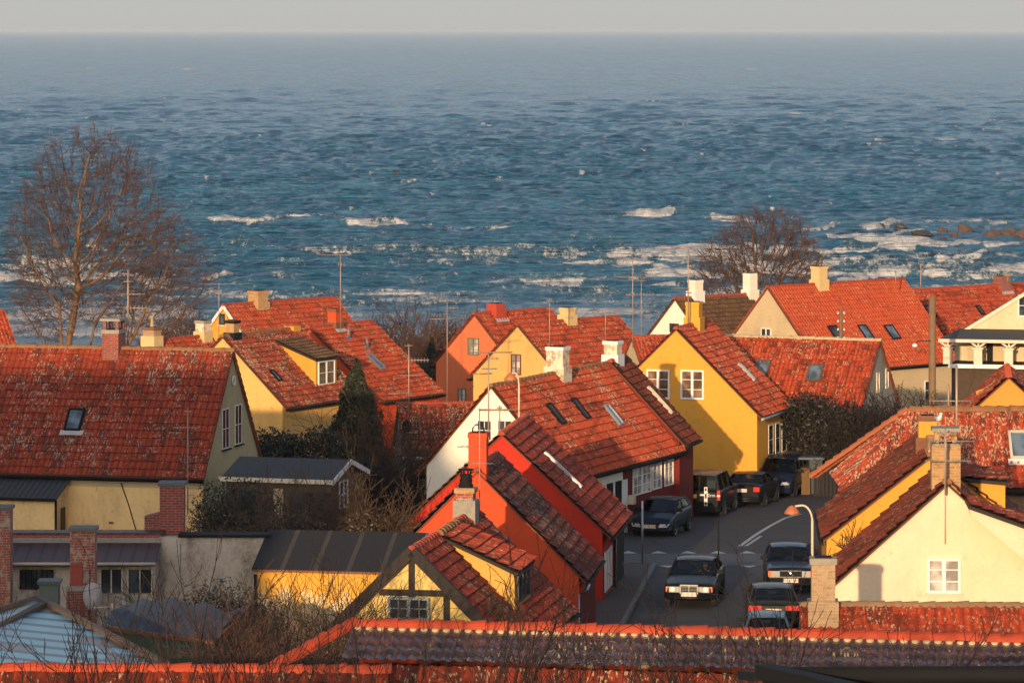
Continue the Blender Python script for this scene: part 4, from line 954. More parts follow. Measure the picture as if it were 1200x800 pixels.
# ================================================================= foreground roof
def fore():
    RR = np.array([10.6, 78.2, 8.26]); RL = np.array([-2.98, 80.0, 8.33]); g = 2.6
    e = tag(empty('long_roofed_house', (0, 79, g)), 'long roofed house across the bottom with bright ridge tiles over black glazed pantiles', 'house')
    o_ = np.array([0, 79, g]); U = RL-RR; ln = np.linalg.norm(U[:2]); a = (RR-o_); bb = (RL-o_)
    d = (bb-a); d /= np.linalg.norm(d); u = -d; u2 = np.array([u[0], u[1], 0]); fn = np.array([u2[1], -u2[0], 0]); fn /= np.linalg.norm(fn)   # towards the viewer
    if fn[1] > 0: fn = -fn
    p1 = R(21); l1 = 1.34
    V = -fn*math.cos(p1)+np.array([0, 0, math.sin(p1)]); Nn = np.cross(u, V); O = bb-V*l1
    mb = MB(); pantiles(mb, O+Nn*.0, u, V, Nn, ln, l1, seg=10, tw=.208, th=.335, amp=.036, step=.06, wob=.006)
    mb.build('upper_roof', T['glazed'], e)
    p2 = R(52); l2 = 3.0; V2 = -fn*math.cos(p2)+np.array([0, 0, math.sin(p2)]); N2 = np.cross(u, V2); O2 = O-V2*l2+fn*-.03+np.array([0, 0, -.05])
    mb = MB(); pantiles(mb, O2, u, V2, N2, ln, l2, seg=7, tw=.208, amp=.045, step=.02)
    # hipped end
    T0 = bb+np.array([0, 0, .02]); BL = at(318, 785, 78.2)-o_; BL2 = T0+(BL-T0)*2.6; BR = O2
    mb.build('lower_roof', T['fore'], e)
    hd = BR-BL2; hd[2] = 0; hl = np.linalg.norm(hd); hd /= hl
    nn = np.cross(BR-T0, BL2-T0); nn /= np.linalg.norm(nn); nn = nn if nn[2] > 0 else -nn
    VV = np.cross(nn, hd); VV = VV if VV[2] > 0 else -VV
    hgt = (T0-BR)@VV; k = (T0-BL2)@hd
    mb = MB(); O3 = np.array([BL2[0], BL2[1], BR[2]]); O3 = BR-hd*hl
    pantiles(mb, O3, hd, VV, nn, hl, hgt, mask=lambda uu, vv: (uu > k*vv/hgt) & (uu < hl-(hl-k)*vv/hgt), seg=6, amp=.04)
    mb.build('hip_roof', T['fore'], e)
    mb = MB(); ridge_tiles(mb, a+(0, 0, .02), bb+(0, 0, .02), r=.125, ln=.42, n=9); ridge_tiles(mb, bb+(0, 0, .03), BL2+(0, 0, .05), r=.125, n=9); mb.build('ridge_tiles', RIDGE_BR, e)
    mb = MB()                       # lime mortar filling the tile hollows under the ridge
    nu = round(ln/.208); q = V*(l1-.14)
    for i in range(nu):
        c = O+u*((i+.62)*ln/nu)+q+Nn*.035
        mb.lathe(c, [(0, .03), (.06, .025), (.085, 0), (.08, -.03)], 8)
    mb.build('lime_mortar', MORTAR, e)
    mb = MB(); c0 = (a+bb)/2; bk = -fn
    P = [a+bk*2.4+(0, 0, -2.2), bb+bk*2.4+(0, 0, -2.2)]
    mb.prism([a-(0, 0, .05), bb-(0, 0, .05), bb+bk*2.6+(0, 0, -2.3), a+bk*2.6+(0, 0, -2.3)], (0, 0, -.1)); mb.build('rear_roof', T['fore'], e)
    A_ = a+fn*3.0; A_[2] = 0; B_ = bb+fn*3.0; B_[2] = 0; C_ = bb+bk*2.4; C_[2] = 0; D_ = a+bk*2.4; D_[2] = 0
    mb = MB(); mb.prism([A_-(0, 0, 1), B_-(0, 0, 1), C_-(0, 0, 1), D_-(0, 0, 1)], (0, 0, a[2]-1.8)); mb.build('wall', W_GREY, e)
fore()
h = House('low_house', 'low roof at the bottom left whose red ridge tiles cross under the bare shrub', 'house',
          -2.2, 76.2, 8.08, -88, 9.5, 3.0, 5.4, T['fore'], W_GREY, seg=8, ridge=RIDGE_BR, ridge_r=.115, gutter=False, g=2.8)
# black flat roofed carport at the bottom right
e = tag(empty('carport', (5.6, 46, gz(0, 46)-.1)), 'black flat carport roof cut by the bottom right corner', 'carport')
z_ = at(0, 790, 46)[2]-e.location.z
mb = MB(); mb.prism([(-3, -.1, z_-.06), (3.4, -.1, z_-.06), (3.4, 3.1, z_-.52), (-3, 3.1, z_-.52)], (0, 0, .1)); mb.build('roof', BLACKP, e)
mb = MB(); mb.tube([(-2.9, -.16, z_+.01), (3, -.16, z_+.04)], .10, 10); mb.bar((-2.9, -.1, z_+.06), (-1.2, -2.6, z_+.02), .22, .14); mb.build('roof_beam', BLACKP, e)
for x in (-2.6, 2.6):
    for y in (.3, 2.7): mb = MB(); mb.box((x, y, z_/2-.75), (.14, .14, z_+.3)); mb.build('post', DARKW, e)

# unseen house and annex added left of the frame to throw evening shade
h = House('shade_casting_house', 'unseen tall house added left of the frame to cast evening shade', 'house', -25.5, 44, 23.0, -90, 24, 5.0, 18.0, T['red'], W_OLIVE, g=6, seg=2)

h = House('shade_casting_house', 'unseen lower annex added left of the frame to step the shade down', 'house', -23.5, 44.5, 19.8, -90, 2.0, 3.5, 16.8, T['red'], W_OLIVE, g=6, seg=2)

# ================================================================= low buildings bottom left
def lowb():
    e = tag(empty('low_building', (-19.5, 130, 1.0)), 'low whitewashed building with a brown corrugated roof and barred window at lower left', 'outbuilding')
    Z = lambda py, Y: at(0, py, Y)[2]-1.0
    X = lambda px, Y: (px-600)/FP*Y+19.5
    xr = X(183, 128.6); xl = -4
    mb = MB(); mb.box(((xl+xr)/2, 1.2, Z(661, 128.6)/2-.6), (xr-xl-.1, 4.6, Z(661, 128.6)+1.0)); mb.build('wall', W_OLD, e)
    z1 = Z(660, 128.4); z0 = Z(638, 130.3)
    mb = MB(); P = [(xl, -1.6, z1), (xr, -1.6, z1), (xr, .3, z0), (xl, .3, z0)]; mb.prism(P, (0, 0, .06)); mb.build('roof', CORRB, e)
    mb = MB(); mb.tube([(xl, -1.66, z1), (xr, -1.66, z1)], .05, 6); mb.build('gutter', CREAMP, e)
    mb = MB(); mb.box(((xl+xr)/2, .5, Z(633, 130.4)), (xr-xl, .3, .18)); mb.box(((xl+xr)/2, .55, Z(628, 130.5)), (xr-xl, .28, .16), mat=1); mb.build('parapet', [CEMENT, B_RED], e)
    mb = MB(); mb.box(((xl+xr)/2, .8, Z(624, 130.6)), (xr-xl+.1, .8, .05)); mb.build('parapet_capping', CORRB, e)
    for px0, px1, py0, py1 in ((24, 62, 667, 690), (118, 143, 667, 694), (150, 178, 667, 694)):
        Y = 128.86; mb = MB(); mb.box(((X(px0, Y)+X(px1, Y))/2, -1.12, (Z(py0, Y)+Z(py1, Y))/2), (X(px1, Y)-X(px0, Y), .06, Z(py0, Y)-Z(py1, Y))); o = mb.build('window', GLASS, e)
        mb = MB(); n_ = 6 if px0 < 30 else 2
        for k in range(n_+1): mb.box((X(px0, Y)+(X(px1, Y)-X(px0, Y))*k/n_, -1.17, (Z(py0, Y)+Z(py1, Y))/2), (.035, .05, Z(py0, Y)-Z(py1, Y)))
        mb.build('window_bars', CREAMP if px0 > 30 else BLACKP, o)
lowb()
def chim(name, label, px0, px1, pyt, Y, depth, mat, capm=CEMENT, below=4.0, cap=.1, extra=None):
    xa, xb = (px0-600)/FP*Y, (px1-600)/FP*Y; z = at(0, pyt, Y)[2]; g = z-below
    e = tag(empty(name, ((xa+xb)/2, Y, g)), label, 'chimney'); w_ = xb-xa
    mb = MB(); mb.box((0, depth/2, below/2), (w_, depth, below)); mb.build('shaft', mat, e)
    mb = MB(); mb.box((0, depth/2, below+.04), (w_+cap, depth+cap, .09)); mb.build('cap', capm, e)
    return e
e = chim('brick_chimney', 'broad worn red brick chimney with a slate cap standing in front of the corrugated roof', 82, 111, 622, 124.5, .75, B_REDW, plain('slate_cap', (.13, .13, .12), .8))
e2 = chim('brick_chimney', 'short red brick stack below and left of the white satellite dish', 78, 97, 692, 122.5, .5, B_RED, below=2.4, cap=.04)
mb = MB(); mb.box((0, .6, 2.4+.35), (.32, .3, .75)); mb.build('chimney_pot', plain('red_pot', (.3, .05, .03), .8), e2)
e = chim('brick_chimney', 'dark red brick chimney with a flat grey cap beside the yellow wall', 187, 215, 569, 131.2, .8, B_RED, plain('slate_cap', (.11, .11, .11), .8), below=1.6, cap=.12)
mb = MB(); mb.prism([(-.37, .2, 0), (-.85, .2, 0), (-.85, .2, .62), (-.37, .2, .75)], (0, .5, 0)); mb.build('shoulder', B_RED, e)
e = chim('brick_chimney', 'narrow brick chimney cut by the left edge of the view', -6, 12, 597, 127, .7, B_REDW, plain('slate_cap', (.11, .11, .11), .8), below=3)
e = chim('vent_shaft', 'squat grey green vent shaft with a flat hood above the glass roof', 46, 68, 684, 119, .6, plain('green_grey_render', (.10, .12, .10), .8), plain('green_hood', (.06, .08, .075), .6), below=2.2, cap=.12)
e['category'] = 'vent'
# old plaster wall
mb = MB(); xa, xb = (186-600)/FP*130.4, (318-600)/FP*130.4; zt = at(0, 629, 130.4)[2]
mb.box(((xa+xb)/2, 0, zt/2-.4), (xb-xa, .4, zt+.8)); o = mb.build('garden_wall', W_OLD, None, (0, 130.6, 0)); tag(o, 'flaking plaster garden wall with a dark coping behind the bare stems', 'wall')
mb = MB(); mb.box(((xa+xb)/2+.3, .1, zt+.04), (xb-xa-.6, .8, .08)); mb.build('coping', BLACKP, o)
# glasshouse roof
def glasshouse():
    g = gz(0, 103)-.1; e = tag(empty('glasshouse', (-12, 105, g)), 'patched glasshouse roof of pale blue panes at the bottom left', 'glasshouse')
    o_ = np.array([-12, 105, g]); A = at(43, 702, 108)-o_; B = at(196, 781, 99)-o_; C = at(-70, 790, 99)-o_; D = at(-60, 736, 108.)-o_
    m, t, b = new_mat('glass_laths'); tc = N(t, 'ShaderNodeTexCoord'); s = N(t, 'ShaderNodeSeparateXYZ'); L(t, tc.outputs['UV'], s.inputs[0])
    f = mth(t, 'LESS_THAN', mth(t, 'FRACT', mth(t, 'MULTIPLY', s.outputs[1], 12)), .36)
    wn = N(t, 'ShaderNodeTexWhiteNoise', noise_dimensions='2D'); fl = N(t, 'ShaderNodeVectorMath', operation='FLOOR'); mp = mapping(t, tc.outputs['UV'], (5, 12, 1)); L(t, mp, fl.inputs[0]); L(t, fl.outputs[0], wn.inputs[0])
    hole = mth(t, 'GREATER_THAN', mth(t, 'ADD', mth(t, 'MULTIPLY', wn.outputs['Value'], .5), mth(t, 'MULTIPLY', noise(t, tc.outputs['UV'], 3.2, 2), .9)), .80)
    c = mixc(t, wn.outputs['Value'], (.09, .26, .36), (.14, .33, .43)); c = mixc(t, hole, c, (.10, .085, .06)); c = mixc(t, f, c, (.03, .035, .04))
    L(t, c, b.inputs['Base Color']); b.inputs['Roughness'].default_value = .35; b.inputs['Specular IOR Level'].default_value = .25; bump(t, mth(t, 'FRACT', mth(t, 'MULTIPLY', s.outputs[1], 12)), b, .6, .04)
    mb = MB(); mb.add([A, B, C, D], [[0, 1, 2, 3]], 0, [(0, 1), (.95, .35), (-.15, 0), (-.2, .75)])
    mb.build('glazed_slope', m, e)
    mb = MB(); n = np.cross(B-A, C-A); n /= np.linalg.norm(n); n = n if n[2] > 0 else -n
    mb.bar(A+n*.05, B+n*.05, .16, .12, n); mb.bar(A+n*.05, D+n*.05, .16, .12, n); mb.bar(at(50, 712, 107)-o_+n*.1, at(-30, 756, 103.5)-o_+n*.15, .2, .1, n); mb.build('verge_boards', plain('glasshouse_boards', (.12, .08, .06), .85, var=.5), e)
    mb = MB(); mb.prism([A-(0, 0, .12), B-(0, 0, .12), (B[0], B[1], 0), (A[0], A[1]+.5, 0)], (-.1, 0, 0)); mb.prism([B-(0, 0, .1), C-(0, 0, .1), (C[0], C[1], 0), (B[0], B[1], 0)], (0, .1, 0)); mb.build('wall', W_GREY, e)
glasshouse()
# slumping dark tarpaulin roof
def tarp():
    g = gz(0, 112)-.1; e = tag(empty('tarpaulin_shed', (-9.5, 112, g)), 'low shed under a slumping blue grey tarpaulin beside the glasshouse', 'shed')
    o_ = np.array([-9.5, 112, g]); xs_ = np.linspace(0, 1, 30); mb = MB(); P = []
    A, B = at(122, 735, 110)-o_, at(250, 752, 108)-o_; C, D = at(145, 712, 116)-o_, at(290, 716, 116)-o_
    G = [[(A*(1-u)+B*u)*(1-v)+(C*(1-u)+D*u)*v+np.array([0, 0, .5*math.sin(PI*v)*(.35+.65*math.sin(PI*min(1, u*1.1)))+.05*math.sin(23*u+5*v)+.04*math.sin(17*v+9*u)+.03*abs(math.sin(40*u))+rng.normal(0, .02)]) for u in xs_] for v in np.linspace(0, 1, 18)]
    G = np.array(G); nr, nc = G.shape[:2]; i, j = np.meshgrid(np.arange(nr-1), np.arange(nc-1), indexing='ij')
    mb.add(G.reshape(-1, 3), np.stack([i*nc+j, i*nc+j+1, (i+1)*nc+j+1, (i+1)*nc+j], -1).reshape(-1, 4), 0, None, True)
    mb.build('tarpaulin', plain('tarp_blue_grey', (.035, .042, .055), .75, var=.6, sc=2), e)
    mb = MB(); mb.prism([A-(0, 0, .05), B-(0, 0, .05), (B[0], B[1], 0), (A[0], A[1], 0)], (0, .1, 0)); mb.build('wall', plain('green_boards', (.04, .09, .055), .7), e)
    mb = MB(); mb.bar(A-(0, .05, 0), B-(0, .05, 0), .08, .1); mb.build('eaves_board', RUST, e)
tarp()
# small garage and fence at the end of the street
e = tag(empty('garage', (13.5, 194.6, gz(0, 194)-.1)), 'small garage with an ochre side and blue grey front at the end of the street', 'garage')
gx = lambda px, Y: (px-600)/FP*Y-13.5
zt = at(0, 533, 194)[2]-e.location.z
mb = MB(); mb.box(((gx(935, 194.0)+gx(945, 194.0))/2, -1.5, zt/2-.2), (gx(945, 194.0)-gx(935, 194.0), 3, zt-.3)); mb.build('side_wall', plaster('garage_ochre', (.15, .09, .04), None, .4), e)  # garage walls darkened in the colour to stand in for shade
mb = MB(); mb.box(((gx(945, 194.0)+gx(960, 194.0))/2, -1.3, zt/2), (gx(960, 194.0)-gx(945, 194.0), 2.6, zt)); mb.build('front_wall', plain('blue_grey_boards', (.055, .062, .07), .8), e)
mb = MB(); mb.box(((gx(924, 194.0)+gx(962, 194.0))/2, -.9, zt+.05), (gx(962, 194.0)-gx(924, 194.0), 3.6, .1)); mb.build('roof', plain('blue_grey_roof', (.07, .09, .11), .6), e)
mb = MB()
for k in range(17): mb.box(((k-8)*.17, .03*(k % 2), .75), (.15, .03, 1.5+.03*math.sin(k*3)))
o = mb.build('board_fence', plain('fence_boards', (.018, .014, .012), .9, var=.5), None, (14.9, 190.4, gz(0, 194.0)-.1)); tag(o, 'dark board fence closing the street beside the grey garage', 'fence')
o = MB(); o.box((0, 0, 0), (.55, .06, 1.05)); k_ = at(869, 548, 192.2); o = o.build('wall_box', plain('box_grey', (.045, .05, .05), .6), None, (k_[0]-.15, k_[1]-.62, k_[2])); tag(o, 'small grey cabinet on the ochre wall above the parked saloon', 'cabinet')

# ochre street house behind the parked cars (built here to keep the street order)
h = House('gable_house', 'large ochre gabled house with two white six paned windows behind the parked cars', 'house',
          7.37, 192, 6.08, 18.0, 5.72, 4.0, 2.17, T['spot'], W_OCHRE, g=-1.8, seg=5, ov=.25, eave_tone=ZINC)
for px in (771.5, 811.5):
    a, b = h.gable(px, 450 if px < 800 else 450.5); h.window(h.frame('g', a, b), 1.08, 1.32, 1, 3, casements=2, gmat=GLASSW, depth=.08, bw=.075)
h.skylight(874, 437, .32, 1.1, gmat=LEAD, fmat=ZINC)
h.chimney(h.ridge_at(812)+.2, at(0, 355, 194)[2], (.62, .62), W_OCHRE, cap=.05, capmat=W_OCHRE, foot=.3)
for k, px in enumerate((903, 911, 918.5)):
    a, b = h.side(px, 515-k*2); h.window((np.array([h.ww+.01, a, b]), np.array([0, 1., 0]), np.array([0, 0, 1.]), np.array([1., 0, 0])), .85, 1.4, 1, 2, casements=1, depth=.02)

# ------------------------------------------------------------------ TV antennas
def antenna(px, pyb, pyt, Y, els, label, r=.02, name='tv_antenna'):
    """els: (py, half length left px, half length right px, kind)"""
    b = at(px, pyb, Y); zt = at(px, pyt, Y)[2]; s = FP/Y
    e = tag(empty(name, tuple(b)), label, 'antenna', 'television antennas on masts')
    mb = MB(); mb.tube([(0, 0, -.3), (0, 0, (zt-b[2])*.6), (.0, 0, zt-b[2])], [r*1.25, r*1.1, r], 6); mb.build('mast', ANT, e)
    for py, l_, r_, kind in els:
        z = at(px, py, Y)[2]-b[2]; a = -l_/s; c = r_/s; yd = (c-a)*.35*(1 if kind == 'x' else -.4); mb = MB()
        P0 = np.array([a, -yd/2, z]); P1 = np.array([c, yd/2, z+.01*(c-a)]); mb.tube([P0, P1], r*.75, 5)
        n = max(3, int((c-a)/.13)); d = (P1-P0)/np.linalg.norm(P1-P0); sd = np.array([-d[1], d[0], 0])
        if kind == 'v': sd = np.array([0, 0, 1.])
        for k in range(n):
            q = P0+(P1-P0)*(k+.5)/n; hl = (.10 if kind == 'v' else .22+.12*math.sin(k*1.3))
            mb.tube([q-sd*hl, q+sd*hl], r*.4, 4, cap=False)
        mb.build('aerial', ANT, e)
antenna(399, 380, 298, 206, [(299, 26, 13, 'h'), (310, 4, 6, 'v')], 'tall aerial above the thin orange chimney with a single top bar')
antenna(256.5, 392, 331, 238, [(333, 24, 16, 'h'), (343, 8, 2, 'v')], 'aerial mast standing beside the yellow gable with white bargeboards')
antenna(150, 402, 316, 158, [(345, 10, 20, 'h'), (361, 4, 24, 'v'), (330, 5, 6, 'x')], 'aerial beside the brick chimney of the large left roof', r=.03)
antenna(524, 470, 350, 200, [(352, 14, 12, 'h'), (361, 2, 14, 'v'), (373.5, 20, 18, 'x')], 'brown aerial with three bars left of the orange pink gable')
antenna(479, 492, 403, 186, [(405, 5, 5, 'h'), (422, 2, 24, 'v'), (440, 14, 16, 'h'), (461, 24, 8, 'x')], 'pale aerial rising from the low dark red roof', r=.03)
antenna(644, 432, 349, 212, [(352, 4, 4, 'v'), (362, 4, 4, 'v'), (391, 14, 12, 'h')], 'aerial with stacked loops at the right end of the pale yellow gable')
antenna(709.5, 400, 363, 208, [(364, 14, 18, 'h'), (385, 4, 4, 'v')], 'short aerial behind the farther white brick chimney')
antenna(741.5, 400, 305, 196, [(304, 22, 12, 'h'), (325, 22, 18, 'h'), (345, 8, 8, 'x')], 'taller of two slim masts standing left of the ochre gable')
antenna(751.5, 405, 328, 197, [(329, 6, 6, 'h'), (345, 3, 16, 'v')], 'shorter of two slim masts standing left of the ochre gable')
antenna(806.5, 372, 292, 194, [(289, 34, 16, 'h'), (312, 3, 8, 'v'), (338, 20, 2, 'h'), (343, 3, 4, 'h')], 'rust brown aerial beside the yellow chimney against the surf', r=.028)
antenna(572.5, 548, 412, 153, [(413, 24, 28, 'h'), (420, 2, 12, 'v'), (432, 8, 10, 'h'), (438, 18, 4, 'x'), (480, 12, 34, 'h')], 'highest aerial of the red gables, in front of the white wall', r=.03)
antenna(562, 612, 478, 127.5, [(481, 1, 34, 'h'), (523, 26, 3, 'x'), (543, 18, 16, 'h')], 'thin aerial in front of the orange chimney carrying a small white box', r=.018)
antenna(220, 592, 478, 146, [(501, 18, 14, 'h'), (482, 4, 4, 'x'), (580, 2, 8, 'v'), (588, 4, 8, 'h')], 'thin aerial in front of the large left roof near the eave', r=.02)
antenna(1121, 545, 427, 116, [(512, 6, 2, 'h'), (543, 6, 5, 'h')], 'tall cream mast behind the yellow brick chimney', r=.035)
antenna(1111.5, 488, 450, 138, [(470, 22, 26, 'h'), (476, 14, 24, 'h')], 'bare cream mast with two long bars on the lichened ridge', r=.035)
antenna(1108, 566, 502, 111.6, [(517, 20, 34, 'h'), (522, 6, 3, 'v'), (540, 24, 30, 'h'), (508, 10, 14, 'v')], 'rust aerial against the yellow brick chimney of the cream gable', r=.022)
antenna(1079, 350, 309, 268, [(311, 1, 1, 'v')], 'thin plain mast left of the stubby brick chimney', r=.03)
antenna(1049.5, 330, 317, 244, [(319, 2, 2, 'h')], 'tiny mast on the ridge of the bright orange roof', r=.03)
antenna(1181, 325, 321, 262, [(323, 4, 26, 'x'), (322, 6, 6, 'v')], 'small dark aerial beside the stubby brick chimney', r=.04)
antenna(585.5, 508, 475, 160, [(478, 3, 3, 'v')], 'short forked aerial in front of the white gable window', r=.03)

# satellite dishes
def dish(px, py, Y, r, label, mat, rz=25, arm=True):
    p = at(px, py, Y); e = tag(empty('satellite_dish', tuple(p), R(rz)), label, 'satellite dish')
    mb = MB(); pr = [(r*k/8, -.22*r+.22*r*(k/8)**2) for k in range(9)]
    mb.lathe((0, 0, 0), [(a, -b) for a, b in pr]+[(r, -.03), (0, .26*r)], 28, axis='y'); o = mb.build('reflector', mat, e); o.scale = (.78, 1, 1.1)
    mb = MB(); mb.tube([(0, -.1, -r*.9), (.45, -r*1.1, -r*.75)], .02, 6); mb.box((.47, -r*1.12, -r*.68), (.07, .1, .12)); mb.build('feed_arm', CREAMP, e)
    mb = MB(); mb.tube([(0, .25*r, 0), (0, .35, -.1), (0, .35, -1.6)], .035, 6); mb.build('mast', GREYM, e)
dish(108.5, 698, 122.2, .36, 'large pale satellite dish beside the broad worn brick chimney', plain('dish_grey', (.46, .42, .40), .5, var=.3), rz=20)
dish(477, 500, 184, .27, 'small black satellite dish on the low dark red roof', BLACKP, rz=-10)

# ------------------------------------------------------------------ poles and lamps
def pole(px, pyt, Y, r, label, name='wooden_pole', ins=False):
    z = at(px, pyt, Y)[2]; x = (px-600)/FP*Y; g = gz(x, Y); hgt = z-g
    e = tag(empty(name, (x, Y, g)), label, 'pole'); mb = MB(); mb.tube([(0, 0, -.2), (0, 0, hgt*.5), (0, 0, hgt)], [r*1.15, r*1.05, r], 12); mb.build('shaft', WOOD, e)
    if ins:
        for k in range(4):
            zz = hgt-.25-k*.5*.85
            mb = MB(); mb.bar((-.14, -.1, zz), (.14, -.1, zz), .05, .05); 
            for s_ in (-1, 1): mb.lathe((s_*.16, -.1, zz+.02), [(0, -.03), (.05, -.02), (.035, .03), (.05, .06), (0, .1)], 8, 1)
            mb.build('insulators', [RUST, WHITE], e)
    return e
pole(1092.5, 347, 201, .165, 'stout wooden telegraph pole in front of the bright orange roof')
e = pole(985.5, 362, 222, .09, 'slim pole with white insulators behind the pale ridge', ins=True)
mb = MB(); P = [(-.1, -.2, at(0, 398, 201)[2]), ] 
e = tag(empty('wall_lamp_arm', tuple(at(1090, 399, 200.8))), 'white lamp on a thin arm fixed to the stout wooden pole', 'lamp')
mb = MB(); mb.tube([(0, -.1, 0), (-.55, -.15, 0), (-.68, -.15, -.1)], .025, 6); mb.build('arm', DARKW, e); mb = MB(); mb.lathe((-.74, -.15, -.2), [(0, .1), (.13, .02), (.12, -.08), (0, -.1)], 10); mb.build('lamp_shade', WHITE, e)
COPPER = plain('copper_paint', (.50, .15, .055), .5, var=.3)
def lamp(x, Y, hgt, label, sx, arm=.75, r=.055, g=None):
    g = gz(x, Y) if g is None else g; e = tag(empty('street_lamp', (x, Y, g)), label, 'street lamp', 'street lamps with copper shades')
    pts = [(0, 0, 0), (0, 0, hgt-.5)]+[(sx*arm*.5*(1-math.cos(a)), 0, hgt-.5+.5*math.sin(a)) for a in np.linspace(.2, PI/2, 6)]+[(sx*arm*.85, 0, hgt-.03)]
    mb = MB(); mb.tube(pts, [r]*2+[r*.8]*(len(pts)-2), 10); mb.build('lamp_post', CREAMP, e)
    mb = MB(); c = (sx*arm, 0, hgt-.05); mb.lathe(c, [(0, .05), (.05, .04), (.11, 0), (.20, -.11), (.25, -.20), (.23, -.21), (0, -.17)], 20); mb.build('lamp_shade', COPPER, e)
    mb = MB(); mb.lathe((c[0], c[1], c[2]-.19), [(0, .03), (.10, 0), (.08, -.05), (0, -.07)], 12); mb.build('bulb', CREAMP, e)
lamp(9.15, 130, 4.85, 'street lamp with a curved cream pole and copper shade beside the parked cars', -1, .62, .042)
lamp(.25, 153.6, 7.15, 'street lamp whose copper shade stands in front of the spotted red roof', -1, .3, .035)
# sign post at the pavement end
mb = MB(); mb.tube([(0, 0, 0), (0, 0, 2.35)], .035, 8); o = mb.build('sign_post', ZINC, None, (4.75, 155.4, .0)); tag(o, 'thin grey post at the end of the brown pavement', 'post')
mb = MB(); mb.tube([(0, 0, -.1), (0, 0, 1.6)], .03, 6); o = mb.build('sign_post', BLACKP, None, (7.55, 156.0, 0)); tag(o, 'slim dark bollard post standing on the pale speed table', 'post')

def lettering(name, txt, size, mat, parent, loc, rot, extrude=.002):
    cu = bpy.data.curves.new(name, 'FONT'); cu.body = txt; cu.size = size; cu.align_x = 'CENTER'; cu.align_y = 'CENTER'; cu.extrude = extrude
    q = bpy.data.objects.new(name, cu); COL.objects.link(q); dg = bpy.context.evaluated_depsgraph_get(); me = bpy.data.meshes.new_from_object(q.evaluated_get(dg))
    bpy.data.objects.remove(q); me.materials.clear(); me.materials.append(mat)
    o = bpy.data.objects.new(name, me); COL.objects.link(o); o.parent = parent; o.location = loc; o.rotation_euler = rot
    return o
# ------------------------------------------------------------------ cars
def paint(name, col): 
    m, t, b = new_mat(name); b.inputs['Base Color'].default_value = (*col, 1); b.inputs['Roughness'].default_value = .4; b.inputs['Metallic'].default_value = .0
    b.inputs['Specular IOR Level'].default_value = .12; b.inputs['Coat Weight'].default_value = .18; b.inputs['Coat Roughness'].default_value = .05
    tc = N(t, 'ShaderNodeTexCoord'); c = mixc(t, mth(t, 'MULTIPLY', ramp(t, noise(t, tc.outputs['Object'], 4, 5, .7), .4, .8), .3), col, tuple(v*.6+.01 for v in col)); L(t, c, b.inputs['Base Color'])
    return m
CG = car_glass('car_window_glass'); TYRE = plain('tyre_rubber', (.014, .014, .014), .85); RIMM = plain('wheel_rim', (.28, .28, .28), .35, metal=.7)
TRIM = plain('black_trim', (.010, .010, .011), .7, spec=.2); CHROME = plain('chrome', (.26, .26, .26), .25, metal=1, var=.1); SEAT = plain('seat_fabric', (.035, .033, .035), .9)
LAMPG = plain('headlamp_glass', (.50, .49, .45), .12, metal=.25, var=.15); AMB = plain('indicator_amber', (.75, .14, .02), .3, var=.1); TAIL = plain('tail_lamp_red', (.55, .02, .015), .25, var=.1)
PLATE = plain('plate_white', (.72, .66, .56), .5, var=.1); PLATEY = plain('plate_yellow', (.72, .32, .03), .5, var=.1); PLTR = plain('plate_red_edge', (.5, .05, .03), .5, var=.1); INK = plain('plate_ink', (.03, .03, .03), .6)
def smooth(x, pts): 
    xs, ys = zip(*pts); return float(np.interp(x, xs, ys))
